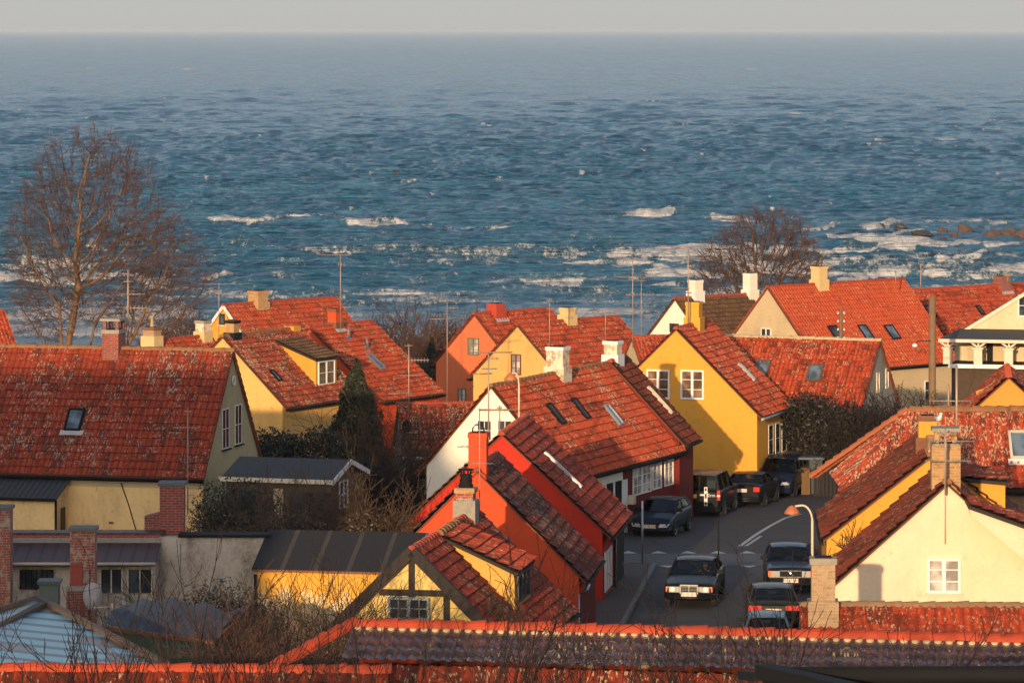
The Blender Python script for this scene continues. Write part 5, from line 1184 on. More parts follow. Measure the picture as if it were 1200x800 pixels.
def car(name, label, cat, x, Y, heading, Ln, Wd, Ht, belt, col, front_y, cab, zs=.24, side_cut=None, front='round', rear='hatch', plate='white', text=None, g=None, glass=True, front_at=True, black_bumper=False, roof_rails=False, drv=None):
    """heading: azimuth the nose points to, degrees right of straight ahead; (x, Y) is the middle of the end that faces the viewer.
       belt: list of (y, z) from tail -L/2 to nose L/2; cab: (rear base y, rear roof y, front roof y, cowl y)"""
    hd = R(heading); d = np.array([math.sin(hd), math.cos(hd)]); toward = d[1] < 0
    c = np.array([x, Y])-d*(Ln/2)*(1 if toward else -1); g = gz(*c)+.02 if g is None else g
    e = tag(empty(name, (c[0], c[1], g), -hd), label, cat, 'cars parked and driving along the street')
    m = paint('paint_'+name, col); hl = Ln/2; W = Wd/2
    ys = sorted(set(list(np.linspace(-hl, hl, 25))+[p[0] for p in belt]+[-hl+.05, -hl+.14, hl-.05, hl-.14, hl-.3]))
    rows = []
    for y in ys:
        zb = smooth(y, belt); e_ = 1-min(1, (hl-abs(y))/.45); wk = W*(1-.13*e_**2.4); low = zs+.10*e_**2
        zm = low+(zb-low)*.55
        half = [(wk*.80, low-.02), (wk*.94, low+.05), (wk*.99, low+.2), (wk, zm), (wk*.985, zb-.12), (wk*.955, zb-.035), (wk*.90, zb), (wk*.5, zb+.030), (0, zb+.042)]
        rows.append([(-a, y, b) for a, b in half]+[(a, y, b) for a, b in half[::-1][1:]])
    n = len(rows[0]); V = np.array(rows).reshape(-1, 3); F = [[i*n+j, i*n+j+1, (i+1)*n+j+1, (i+1)*n+j] for i in range(len(ys)-1) for j in range(n-1)]
    mb = MB(); mb.add(V, [f[::-1] for f in F], 0, None, True)
    mb.F.append((np.array([[n-1-i for i in range(n)]][0:1])+0, 0, None, False)); mb.F.append((np.array([[(len(ys)-1)*n+i for i in range(n)]]), 0, None, False))
    mb.F.append((np.array([[i*n, (i+1)*n, (i+1)*n+n-1, i*n+n-1] for i in range(len(ys)-1)]), 0, None, False))
    body = mb.build('body', m, e)
    rb, rr, fr_, cw = cab; Wr = W*.74; zc = smooth(cw, belt)+.03; zr = smooth(rb, belt)+.03
    # roof panel
    mb = MB(); nn = 9; P = []
    for i, t_ in enumerate(np.linspace(0, 1, 9)):
        y = rr+(fr_-rr)*t_; cr = Ht-.05*(2*t_-1)**2*.9
        P += [(Wr*k, y, cr-.05*abs(k)**3) for k in np.linspace(-1, 1, nn)]
    mb.add(P, [[i*nn+j, i*nn+j+1, (i+1)*nn+j+1, (i+1)*nn+j] for i in range(8) for j in range(nn-1)], 0, None, True)
    P2 = np.array(P)-(0, 0, .05); mb.add(P2, [[i*nn+j, (i+1)*nn+j, (i+1)*nn+j+1, i*nn+j+1] for i in range(8) for j in range(nn-1)], 0, None, True)
    for sx in (-1, 1): mb.tube([(sx*Wr, rr, Ht-.10), (sx*Wr*1.01, (rr+fr_)/2, Ht-.055), (sx*Wr, fr_, Ht-.10)], .035, 6)
    for yy in (rr, fr_): mb.tube([(-Wr, yy, Ht-.10), (0, yy, Ht-.06), (Wr, yy, Ht-.10)], .032, 6)
    mb.build('roof', m, e)
    Wb = W*.90; tf = Ht-.09
    corners = {'af': ((Wb, cw, zc-.03), (Wr, fr_, tf)), 'cr': ((Wb, rb, zr-.03), (Wr, rr, tf))}
    mids = side_cut or [(fr_+rr)/2*.4+(cw+rb)/2*.6]
    for sx in (-1, 1):
        for (b0, t0), wd in ((corners['af'], .07), (corners['cr'], .12)):
            mb = MB(); mb.bar((sx*b0[0], b0[1], b0[2]), (sx*t0[0], t0[1], t0[2]), wd, .06, (0, 1, 0) if 0 else (1, 0, 0)); mb.build('pillar', m, e)
        tp = lambda y, tt: (sx*(Wb+(Wr-Wb)*tt), y, 0)
        bz = lambda y: smooth(y, belt)
        for ym in mids:
            mb = MB(); mb.bar((sx*Wb, ym, bz(ym)-.02), (sx*Wr, ym-.05, tf), .07, .05, (1, 0, 0)); mb.build('pillar', TRIM, e)
        yb = [cw-.04]+sorted(mids, reverse=True)+[rb+.05]; yt = [fr_]+[q-.05 for q in sorted(mids, reverse=True)]+[rr]
        for k in range(len(yb)-1):
            a0, a1, c0, c1 = yb[k], yb[k+1], yt[k], yt[k+1]
            mb = MB(); mb.prism([(sx*(Wb+.0), a0, bz(a0)-.02), (sx*Wb, a1, bz(a1)-.02), (sx*Wr, c1, tf), (sx*Wr, c0, tf)], (-sx*.006, 0, 0)); mb.build('side_window', CG, e)
        mb = MB(); mb.bar((sx*(Wb+.01), cw-.1, bz(cw)+.015), (sx*(Wb+.01), rb+.1, bz(rb)+.02), .02, .02); mb.bar((sx*(W+.003), cw-.0, .55), (sx*(W+.003), rb+.3, .55), .02, .05); mb.build('side_trim', TRIM, e)
        # door mirror
        mb = MB(); mb.box((sx*(Wb+.14), cw-.28, bz(cw)+.09), (.2, .09, .13)); mb.build('door_mirror', TRIM, e)
        for wy in (-hl+.78 if Ln < 4.3 else -hl+.95, hl-.80):
            wr = .31 if Ht < 1.6 else .34
            mb = MB(); mb.lathe((sx*(W*.985), wy, wr+.03), [(wr+.07, -.02), (wr+.07, .012), (0, .012)] if sx > 0 else [(wr+.07, .02), (wr+.07, -.012), (0, -.012)], 20, axis='x'); mb.build('wheel_arch', TRIM, e)
            mb = MB(); k0 = W-.19
            mb.lathe((0, wy, wr-.02), [(0, sx*k0), (wr-.03, sx*k0), (wr, sx*(k0+.03)), (wr, sx*(k0+.17)), (wr-.04, sx*(k0+.21)), (.2, sx*(k0+.205))], 20, axis='x'); wo = mb.build('wheel', TYRE, e)
            mb = MB(); mb.lathe((0, wy, wr-.02), [(.21, sx*(k0+.207)), (.19, sx*(k0+.19)), (.05, sx*(k0+.18)), (0, sx*(k0+.21))], 14, axis='x'); mb.build('rim', RIMM, wo)
    def pane(nm, yb_, zb_, yt_):
        mb = MB(); V = []; 
        for i in range(6):
            t_ = i/5; w_ = (Wb-.04)*(1-t_)+(Wr-.03)*t_
            for j in range(9):
                k = j/4-1; bow = .10*(1-k*k)*(1 if nm == 'windscreen' else -1); V.append((w_*k, (yb_+bow)*(1-t_)+(yt_+bow*.5)*t_, zb_*(1-t_)+tf*t_+.02*(1-k*k)))
        mb.add(V, [[i*9+j, i*9+j+1, (i+1)*9+j+1, (i+1)*9+j] for i in range(5) for j in range(8)], 0, None, True); return mb.build(nm, CG, e)
    pane('windscreen', cw, zc, fr_); pane('rear_window', rb, zr, rr)
    # interior
    mb = MB(); mb.box((0, (cw+rb)/2, .62), (W*1.5, cw-rb-.3, .1))
    for sx in (-1, 1): mb.box((sx*.36, (fr_+rr)/2+.1, .85), (.46, .14, .55)); mb.box((sx*.36, (fr_+rr)/2+.1, 1.2), (.24, .1, .18)); mb.box((sx*.36, (fr_+rr)/2+.35, .66), (.46, .5, .15))
    mb.box((0, rr+.1, .85), (W*1.35, .16, .55)); mb.box((0, cw-.3, .86), (W*1.55, .35, .18)); mb.build('seats', SEAT, e)
    if drv: 
        mb = MB(); mb.lathe((0, 0, 0), [(.17, 0), (.185, .015), (.17, .03), (.155, .015), (.17, 0)], 16, axis='y'); o = mb.build('steering_wheel', TRIM, e); o.location = (-.36, cw-.62, .98); o.rotation_euler = (R(-25), 0, 0)
    # ends
    nb = hl; F_ = front
    mb = MB(); zb = .46
    for sy, nm in ((1, 'front_bumper'), (-1, 'rear_bumper')):
        mb = MB(); pts = [(-W*.93, sy*(hl-.28), .43), (-W*.82, sy*(hl-.02), .43), (0, sy*(hl+.045), .43), (W*.82, sy*(hl-.02), .43), (W*.93, sy*(hl-.28), .43)]
        for dz in (-.1, -.03, .04): mb.tube([(a, b, c_+dz) for a, b, c_ in pts], .055, 8)
        mb.build(nm, TRIM if black_bumper or F_ == 'boxy' else m, e)
    def plate_(sy, z, wide=.5, m_=PLATE, xo=0, txt=None):
        mb = MB(); y = sy*(hl+.11); mb.box((xo, y, z), (wide, .015, .125)); mb.box((xo, y-sy*.004, z), (wide+.03, .012, .155), mat=1); o = mb.build('number_plate', [m_, PLTR if m_ is PLATE else m_], e)
        if txt:
            lettering('plate_lettering', txt, .13, INK, o, (xo, y+sy*.012, z), (R(90), 0, PI if sy > 0 else 0))
    zh = smooth(hl-.06, belt); zl = zh-.12
    if toward:
        yf = hl+.0
        if F_ == 'classic':
            mb = MB(); mb.box((0, yf+.0, zl-.015), (.56, .08, .25)); o = mb.build('grille', TRIM, e)
            mb = MB(); 
            for s_ in (-1, 1): mb.box((s_*.29, yf+.04, zl-.015), (.035, .07, .29))
            mb.box((0, yf+.04, zl+.125), (.6, .07, .05)); mb.box((0, yf+.06, zl-.01), (.022, .05, .25)); 
            for q in range(4): mb.box((0, yf+.05, zl-.10+q*.055), (.54, .02, .010))
            mb.build('grille_surround', CHROME, o)
            for s_ in (-1, 1):
                mb = MB(); mb.box((s_*.50, yf-.025, zl-.02), (.36, .10, .19)); mb.lathe((s_*.56, yf+.035, zl-.02), [(0, .01), (.085, 0)], 16, 1, axis='y'); mb.build('headlight', [LAMPG, WHITE], e)
                mb = MB(); mb.box((s_*.735, yf-.07, zl-.02), (.10, .12, .18)); mb.build('indicator', AMB, e)
        elif F_ == 'boxy':
            mb = MB(); mb.box((0, yf+.0, zl-.03), (.72, .07, .20)); o = mb.build('grille', TRIM, e)
            mb = MB(); mb.box((0, yf+.04, zl+.075), (.74, .03, .025)); mb.box((0, yf+.04, zl-.14), (1.5, .03, .03)); mb.bar((-.1, yf+.045, zl-.11), (.1, yf+.045, zl+.06), .02, .03, (0, 1, 0)); mb.lathe((0, yf+.06, zl-.03), [(0, .01), (.05, 0)], 12, axis='y'); mb.build('grille_trim', CHROME, o)
            for s_ in (-1, 1):
                mb = MB(); mb.box((s_*.52, yf-.01, zl-.03), (.28, .09, .19)); mb.build('headlight', LAMPG, e); mb = MB(); mb.box((s_*.72, yf-.04, zl-.03), (.12, .12, .19)); mb.build('indicator', AMB, e)
        else:
            mb = MB(); mb.box((0, yf-.01, zl-.03), (.7, .05, .09)); mb.box((0, yf+.06, .34), (.9, .03, .10)); mb.build('grille', TRIM, e)
            for s_ in (-1, 1):
                mb = MB(); mb.prism([(s_*.36, yf-.0, zl-.09), (s_*.70, yf-.08, zl-.08), (s_*.80, yf-.22, zl+.05), (s_*.42, yf-.05, zl+.04)], (0, .14, .0)); mb.build('headlight', LAMPG, e)
        plate_(1, .47 if F_ != 'suv' else .55, txt=text)
        mb = MB(); 
        for s_ in (-.35, .25): mb.bar((s_, cw-.02, zc+.03), (s_-.42, cw-.09, zc+.08), .015, .015)
        mb.build('wiper', TRIM, e)
    else:
        zt_ = smooth(-hl+.06, belt)
        for s_ in (-1, 1):
            if rear == 'van': mb = MB(); mb.box((s_*W*.90, -hl-.0, .98), (.13, .12, .42)); mb.box((s_*W*.90, -hl-.03, .96), (.135, .08, .07), mat=1); mb.build('tail_light', [TAIL, PLATE], e)
            elif rear == 'wide': mb = MB(); mb.box((s_*.60, -hl-.0, zt_-.16), (.42, .08, .15)); mb.build('tail_light', TAIL, e)
            else: mb = MB(); mb.box((s_*.66, -hl+.03, zt_-.15), (.26, .14, .2)); mb.build('tail_light', TAIL, e)
        if rear == 'van': plate_(-1, .93, m_=PLATEY, xo=-.38, txt=None)
        else: plate_(-1, zt_-.2 if rear != 'wide' else zt_-.24, txt=text)
        mb = MB(); mb.bar((-.4, -hl-.01, zt_-.02), (.4, -hl-.01, zt_-.02), .03, .03); mb.build('boot_trim', TRIM, e)
    if roof_rails:
        for s_ in (-1, 1): mb = MB(); mb.tube([(s_*Wr*.92, rr+.1, Ht-.03), (s_*Wr*.92, rr+.2, Ht+.05), (s_*Wr*.92, fr_-.2, Ht+.05), (s_*Wr*.92, fr_-.1, Ht-.03)], .02, 6); mb.build('roof_rail', TRIM, e)
    return e, hl
NAVY = (.008, .013, .030); BLK = (.006, .007, .009)
MC, mhl = car('saloon_car', 'dark saloon with an upright chrome grille driving towards the viewer', 'car', 5.95, 143.4, 180+7.5, 4.72, 1.74, 1.42,
    [(-2.36, .80), (-2.3, .93), (-1.3, .98), (1.0, .95), (2.1, .80), (2.3, .76), (2.36, .68)], BLK, 0, (-1.45, -.85, .28, 1.0), side_cut=[-.25], front='classic', text='RL 33 817', drv=True)
car('estate_car', 'dark boxy car with square headlights facing the viewer behind the lamp pole', 'car', 9.62, 147.2, 180+2, 4.75, 1.70, 1.43,
    [(-2.37, .85), (-2.32, .95), (-1.5, .97), (.95, .95), (2.3, .86), (2.37, .78)], NAVY, 0, (-1.6, -1.05, .25, .95), side_cut=[-.3], front='boxy', text='RL 27 064', black_bumper=True)
car('hatchback_car', 'dark green hatchback seen from behind with red lamps on both sides of its plate', 'car', 8.40, 137.0, 2, 4.3, 1.68, 1.40,
    [(-2.15, .85), (-2.1, .98), (-1.7, 1.0), (1.0, .94), (2.05, .75), (2.15, .62)], (.030, .034, .026), 0, (-1.72, -1.15, .15, 1.05), side_cut=[-.4], rear='wide', text='SU 91 325')
car('small_car', 'small blue car parked nearest, only its roof and rear window above the bright ridge', 'car', 7.80, 130.2, 2, 3.7, 1.48, 1.40,
    [(-1.85, .85), (-1.8, .98), (-1.5, 1.0), (.9, .92), (1.75, .74), (1.85, .62)], (.06, .11, .16), 0, (-1.6, -1.25, .2, 1.0), side_cut=[-.4], rear='hatch')
car('hatchback_car', 'dark blue hatchback facing the viewer beside the red timbered wall', 'car', 5.45, 168.4, 180+17, 3.75, 1.64, 1.40,
    [(-1.87, .86), (-1.8, .97), (-1.4, .98), (.85, .93), (1.7, .74), (1.87, .6)], (.010, .020, .034), 0, (-1.65, -1.2, .12, .92), side_cut=[-.45], front='round', text='RT 98 561')
VN, vhl = car('delivery_van', 'dark van seen from behind with a yellow plate and a white cross sticker', 'van', 7.86, 178.7, 13, 4.4, 1.80, 1.83,
    [(-2.2, 1.10), (-2.12, 1.16), (-1.0, 1.15), (.95, 1.08), (1.9, .92), (2.2, .72)], BLK, 0, (-2.14, -1.98, .35, 1.25), side_cut=[-.9, .25], rear='van', black_bumper=True)
car('saloon_car', 'dark saloon seen from behind parked between the van and the blue off roader', 'car', 9.90, 184.0, 15, 4.35, 1.72, 1.42,
    [(-2.17, .92), (-2.1, 1.02), (-1.3, 1.02), (.9, .95), (2.0, .76), (2.17, .62)], BLK, 0, (-1.35, -.85, .3, 1.05), side_cut=[-.25], rear='hatch', text='SE 60 412')
car('off_road_car', 'dark blue off roader with roof rails facing the viewer at the end of the row', 'car', 11.6, 189.6, 180+14, 4.45, 1.77, 1.70,
    [(-2.22, 1.0), (-2.1, 1.08), (-1.4, 1.10), (.95, 1.06), (2.0, .98), (2.22, .82)], NAVY, 0, (-2.0, -1.6, .25, .95), side_cut=[-1.1, -.3], front='suv', roof_rails=True, text='XB 36 920')
# white cross shaped sticker with dark marks on the van's rear
mb = MB(); mb.box((.28, -vhl-.10, .93), (.14, .012, .78)); mb.box((.20, -vhl-.105, .99), (.34, .012, .07)); o = mb.build('cross_sticker', WHITE, VN)
lettering('sticker_lettering', '2rm', .2, WHITE, o, (.52, -vhl-.115, .98), (R(90), 0, 0))
for zz, hh_ in ((1.22, .12), (.64, .14), (.95, .2)):
    mb = MB(); mb.box((.28, -vhl-.114, zz), (.08, .01, hh_)); mb.build('sticker_mark', INK, o)
mb = MB(); 
for s_ in (-1, 1): mb.box((s_*.0+.012*s_, -vhl-.02, 1.3), (.03, .05, 1.0))
mb.build('rear_door_seam', TRIM, VN)
mb = MB(); mb.box((-.38, -1.0, 1.2), (.3, .4, .4)); mb.box((.35, -1.2, 1.25), (.35, .3, .5)); o = mb.build('cargo_boxes', plain('cardboard', (.30, .26, .16), .9), None, VN.location, VN.rotation_euler[2]); tag(o, 'pale boxes seen through the rear windows of the dark van', 'boxes')

# driver ------------------------------------------------------------
def skin_figure(name, edges, parent=None, mat=None, sub=1):
    vs_ = []; rs = []; es = []
    def vid(p, r):
        for i, q in enumerate(vs_):
            if (Vector(q)-Vector(p)).length < 1e-4: return i
        vs_.append(p); rs.append(r); return len(vs_)-1
    for (a, ra), (b, rb) in edges: es.append((vid(a, ra), vid(b, rb)))
    me = bpy.data.meshes.new(name); me.from_pydata(vs_, es, []); o = bpy.data.objects.new(name, me); COL.objects.link(o)
    md = o.modifiers.new('skin', 'SKIN'); 
    if not me.skin_vertices: me.skin_vertices.new()
    for i, r in enumerate(rs): me.skin_vertices[0].data[i].radius = (r, r)
    me.skin_vertices[0].data[0].use_root = True
    sb = o.modifiers.new('sub', 'SUBSURF'); sb.levels = sub; sb.render_levels = sub
    dg = bpy.context.evaluated_depsgraph_get(); nm = bpy.data.meshes.new_from_object(o.evaluated_get(dg)); o.modifiers.clear(); o.data = nm
    for p in nm.polygons: p.use_smooth = True
    nm.materials.clear(); nm.materials.append(mat)
    if parent: o.parent = parent
    return o
SKIN_ = plain('skin', (.58, .27, .16), .6, var=.1); COAT = plain('dark_coat', (.03, .028, .03), .9); HAIR = plain('grey_brown_hair', (.10, .06, .035), .9)
hx, hy = -.36, .10                                     # driver's seat in the car's own frame (left hand drive)
P = lambda x, y, z: (hx+x, hy+y, z)
pe = tag(empty('person', tuple(MC.location), MC.rotation_euler[2]), 'driver in a dark coat holding the steering wheel of the oncoming saloon', 'person')
pel, chest, neck, head = P(0, -.02, .62), P(0, -.08, .92), P(0, -.04, 1.06), P(0, 0, 1.17)
ed = [((pel), .14, (P(0, -.06, .78)), .15), (P(0, -.06, .78), .15, chest, .165), (chest, .165, P(0, -.06, 1.02), .09), (P(0, -.06, 1.02), .09, neck, .06), (neck, .06, head, .095), (head, .095, P(0, .01, 1.25), .085)]
for s_ in (-1, 1):
    ed += [(chest, .165, P(s_*.19, -.06, .97), .075), (P(s_*.19, -.06, .97), .075, P(s_*.25, .12, .80), .052), (P(s_*.25, .12, .80), .052, P(s_*.15, .30, .98), .036),
           (pel, .14, P(s_*.12, .22, .66), .095), (P(s_*.12, .22, .66), .095, P(s_*.14, .46, .68), .07), (P(s_*.14, .46, .68), .07, P(s_*.13, .70, .42), .05), (P(s_*.13, .70, .42), .05, P(s_*.13, .82, .40), .04)]
    ed += [(P(s_*.15, .30, .98), .036, P(s_*.145, .37, 1.02), .034)]
    for k in range(4): ed += [(P(s_*.145, .37, 1.02), .034, P(s_*(.165-.02*k), .41, 1.045+.005*k), .010), (P(s_*(.165-.02*k), .41, 1.045+.005*k), .010, P(s_*(.16-.02*k), .43, 1.015), .009)]
    ed += [(P(s_*.145, .37, 1.02), .034, P(s_*.115, .375, 1.05), .011)]
ed = [((a, ra), (b, rb)) for a, ra, b, rb in ed]
bodyo = skin_figure('body', ed, pe, SKIN_, 2)
cs = [q for q in ed if q[0][0][2] < 1.0 and q[1][0][2] <= .99 and q[0][1] > .012 and q[1][1] > .035 and q[0][1] > .035]
skin_figure('coat', [((a, ra*1.12+.008), (b, rb*1.12+.008)) for (a, ra), (b, rb) in cs], pe, COAT, 2)
mb = MB(); mb.lathe((hx, hy-.025, 1.215), [(0, .125), (.06, .115), (.1, .07), (.108, .01), (.10, -.05), (.06, -.08)], 16); o = mb.build('hair', HAIR, pe)
mb = MB(); mb.lathe((hx, hy+.098, 1.17), [(0, .02), (.014, .0), (.018, -.03), (0, -.04)], 8)
mb.build('nose', SKIN_, pe)
mb = MB()
for s_ in (-1, 1): mb.box((hx+s_*.035, hy+.085, 1.195), (.028, .02, .012))
mb.box((hx, hy+.088, 1.115), (.05, .015, .010)); mb.build('eyes_and_mouth', plain('dark_features', (.09, .03, .025), .6), pe)

# ------------------------------------------------------------------ gulls
def gull(p, scale, rz, flying, label, roll=0):
    e = tag(empty('gull', tuple(p), R(rz)), label, 'gull')
    G = plain('gull_grey', (.30, .31, .33), .8, var=.1); Wm = plain('gull_white', (.75, .73, .68), .8, var=.1)
    mb = MB(); S = scale
    if flying:
        prof = [(0, -.26), (.025, -.24), (.055, -.14), (.07, 0), (.055, .12), (.038, .19), (.042, .23), (.03, .28), (.008, .31), (0, .34)]
        mb.lathe((0, 0, 0), [(a*S, b*S) for a, b in prof], 12, axis='y')
        for s_ in (-1, 1):
            nn = 8; V = []
            for k in range(nn):
                t_ = k/(nn-1); x = s_*(.05+.62*t_)*S; z = (.05+.20*math.sin(t_*2.2)-.10*t_)*S; y0 = (.08+.08*math.sin(t_*PI)-.14*t_)*S; ch = (.16*(1-t_)**.6+.01)*S
                V += [(x, y0, z), (x, y0-ch*.5, z+.012*S), (x, y0-ch, z), (x, y0-ch*.5, z-.008*S)]
            mb.add(V, [[k*4+j, k*4+(j+1) % 4, (k+1)*4+(j+1) % 4, (k+1)*4+j] for k in range(nn-1) for j in range(4)], 0, None, True)
        mb.build('body', plain('gull_dark', (.06, .06, .065), .8), e)
    else:
        pts = [(0, -.24, .12), (0, -.16, .14), (0, -.05, .17), (0, .06, .21), (0, .12, .28), (0, .15, .34), (0, .19, .355), (0, .24, .34)]
        mb.tube([tuple(np.array(q)*S) for q in pts], [r*S for r in (.015, .05, .085, .08, .05, .045, .035, .006)], 12)
        o = mb.build('body', Wm, e)
        for s_ in (-1, 1):
            mb = MB(); mb.tube([tuple(np.array(q)*S) for q in ((s_*.06, .08, .24), (s_*.085, -.05, .20), (s_*.05, -.2, .15), (s_*.02, -.34, .12))], [r*S for r in (.02, .055, .04, .008)], 8); mb.build('wing', G, e)
            mb = MB(); mb.tube([(s_*.03*S, .0, .1*S), (s_*.03*S, .01*S, 0)], .008*S, 5); mb.tube([(s_*.03*S, .01*S, .005), (s_*.03*S, .05*S, .003)], .012*S, 5); mb.build('leg', plain('gull_leg', (.6, .35, .2), .6), e)
gull(at(1100.5, 497.5, 114.1), .9, 195, False, 'white and grey gull standing by the yellow chimney')
gull(at(465, 202.5, 260), 1.0, 60, True, 'dark gull flying low over the open sea')
gull(at(280.5, 230, 380), .8, 90, True, 'tiny pale gull over the waves right of the big bare tree')

# ------------------------------------------------------------------ rocks in the surf
ROCK = plain('shore_rock', (.10, .062, .05), .9, var=.6, sc=.6); ROCKD = plain('wet_rock', (.045, .04, .042), .5, var=.4, sc=.8)
def rock(px, py, wpx, hpx, dark, label, seed):
    Y = (CZ-SEA)*FP/(py-HOR); s_ = FP/Y; r_ = np.random.default_rng(seed)
    import bmesh
    bm = bmesh.new(); bmesh.ops.create_icosphere(bm, subdivisions=3, radius=1)
    ph = r_.uniform(0, 6, 6)
    for v in bm.verts:
        c = v.co; f = 1+.16*math.sin(c.x*3+ph[0])*math.cos(c.y*2.6+ph[1])+.12*math.sin(c.z*4.5+ph[2]+c.x*2)+.07*math.sin(c.x*8+ph[3])*math.sin(c.y*9+ph[4])+.05*math.sin(c.z*13+c.x*7)
        v.co = c*f; v.co.z = max(v.co.z, -.6)
    me = bpy.data.meshes.new('rock'); bm.to_mesh(me); bm.free()
    o = bpy.data.objects.new('rock', me); COL.objects.link(o); me.materials.append(ROCKD if dark else ROCK)
    o.scale = (wpx/2/s_, wpx/2.4/s_, hpx/s_*.80); o.location = ((px-600)/FP*Y, Y, SEA+hpx/s_*.22); tag(o, label, 'rock', 'rocks breaking the surf')
for i, a in enumerate([(1055, 269, 17, 7, 1, 'dark wet rock leftmost in the line of surf rocks'), (1080, 276, 26, 7, 1, 'long dark slanting rock low in the foam'), (1104, 272, 14, 5, 0, 'small flat brown rock between the dark rock and the tall one'),
     (1131, 272, 16, 10, 0, 'tall rounded brown rock standing highest in the surf'), (1118, 276, 10, 4, 0, 'lowest little brown rock in front of the tall one'), (1162, 278, 24, 8, 0, 'broad brown rock left of the paired right hand rocks'),
     (1181, 277, 20, 10, 0, 'brown rock at the right, second from the edge of the view'), (1198, 278, 16, 9, 0, 'brown rock cut by the right edge of the view'), (1029, 266, 14, 4, 1, 'dark low rock awash just left of the slanting one'), (1103, 281, 14, 3, 1, 'thin dark rock lying in front of the small flat one'),
     (1073, 324, 14, 3, 1, 'lone dark flat rock close to the shore'), (946, 286, 26, 5, 1, 'dark reef rock behind the small bare tree'), (1148, 268, 12, 3, 1, 'dark rock sliver right of the tall rounded one')]): rock(*a[:5], a[5], 40+i)

# ------------------------------------------------------------------ bare trees
def grow(segs, p, d, ln, r, depth, bias, spread, rnd, kids=(3, 4), shr=.68, wob=.16, rmin=.011):
    n = 4 if depth > 1 else 3; cur = np.array(p, float); d = np.array(d, float); rr = r; pts = [(cur.copy(), rr, d.copy())]
    for i in range(n):
        d = d+rnd.normal(0, wob, 3)*.6+bias*.10; d /= np.linalg.norm(d); nx = cur+d*ln/n; r2 = max(rmin, rr-(r-r*.50)/n)
        segs.append((*cur, *nx, rr, r2, depth)); cur = nx; rr = r2; pts.append((cur.copy(), rr, d.copy()))
    if depth == 0: return
    k = rnd.integers(kids[0], kids[1]+1)
    for i in range(k):
        t_ = .30+.70*(i+rnd.random()*.6)/k; j = min(n, max(1, int(t_*n+.5))); q, qr, qd = pts[j]
        a = rnd.normal(0, 1, 3); a -= a@qd*qd; a /= np.linalg.norm(a); an = rnd.normal(spread, .12)
        nd = qd*math.cos(an)+a*math.sin(an); nd /= np.linalg.norm(nd)
        grow(segs, q, nd, ln*shr*rnd.uniform(.75, 1.1), max(rmin, qr*.62), depth-1, bias, spread, rnd, kids, shr, wob, rmin)
    grow(segs, cur, d, ln*shr, max(rmin, rr*.85), depth-1, bias, spread*.9, rnd, kids, shr, wob, rmin)
def tree(name, label, loc, trunks, depth, seed, bias=(0, 0, .6), spread=.55, kids=(3, 4), shr=.68, rmin=.012, tm=None, wm=None, cat='tree', group=None, wob=.16):
    rnd = np.random.default_rng(seed); segs = []
    for p, d, ln, r in trunks:
        d = np.array(d, float); d /= np.linalg.norm(d); grow(segs, np.array(p, float), d, ln, r, depth, np.array(bias), spread, rnd, kids, shr, wob, rmin)
    S = np.array(segs); e = tag(empty(name, loc), label, cat, group); big = S[:, 8] >= depth-(2 if depth > 4 else 1)
    mb = MB(); mb.tubes(S[big][:, :8], 7); mb.build('trunk', tm or BARK, e)
    mb = MB(); sm = S[~big]; a = sm[:, 8] >= 2
    if a.any(): mb.tubes(sm[a][:, :8], 5)
    if (~a).any(): mb.tubes(sm[~a][:, :8], 3)
    mb.build('crown', wm or TWIG, e); return e, len(S)
from mathutils import kdtree
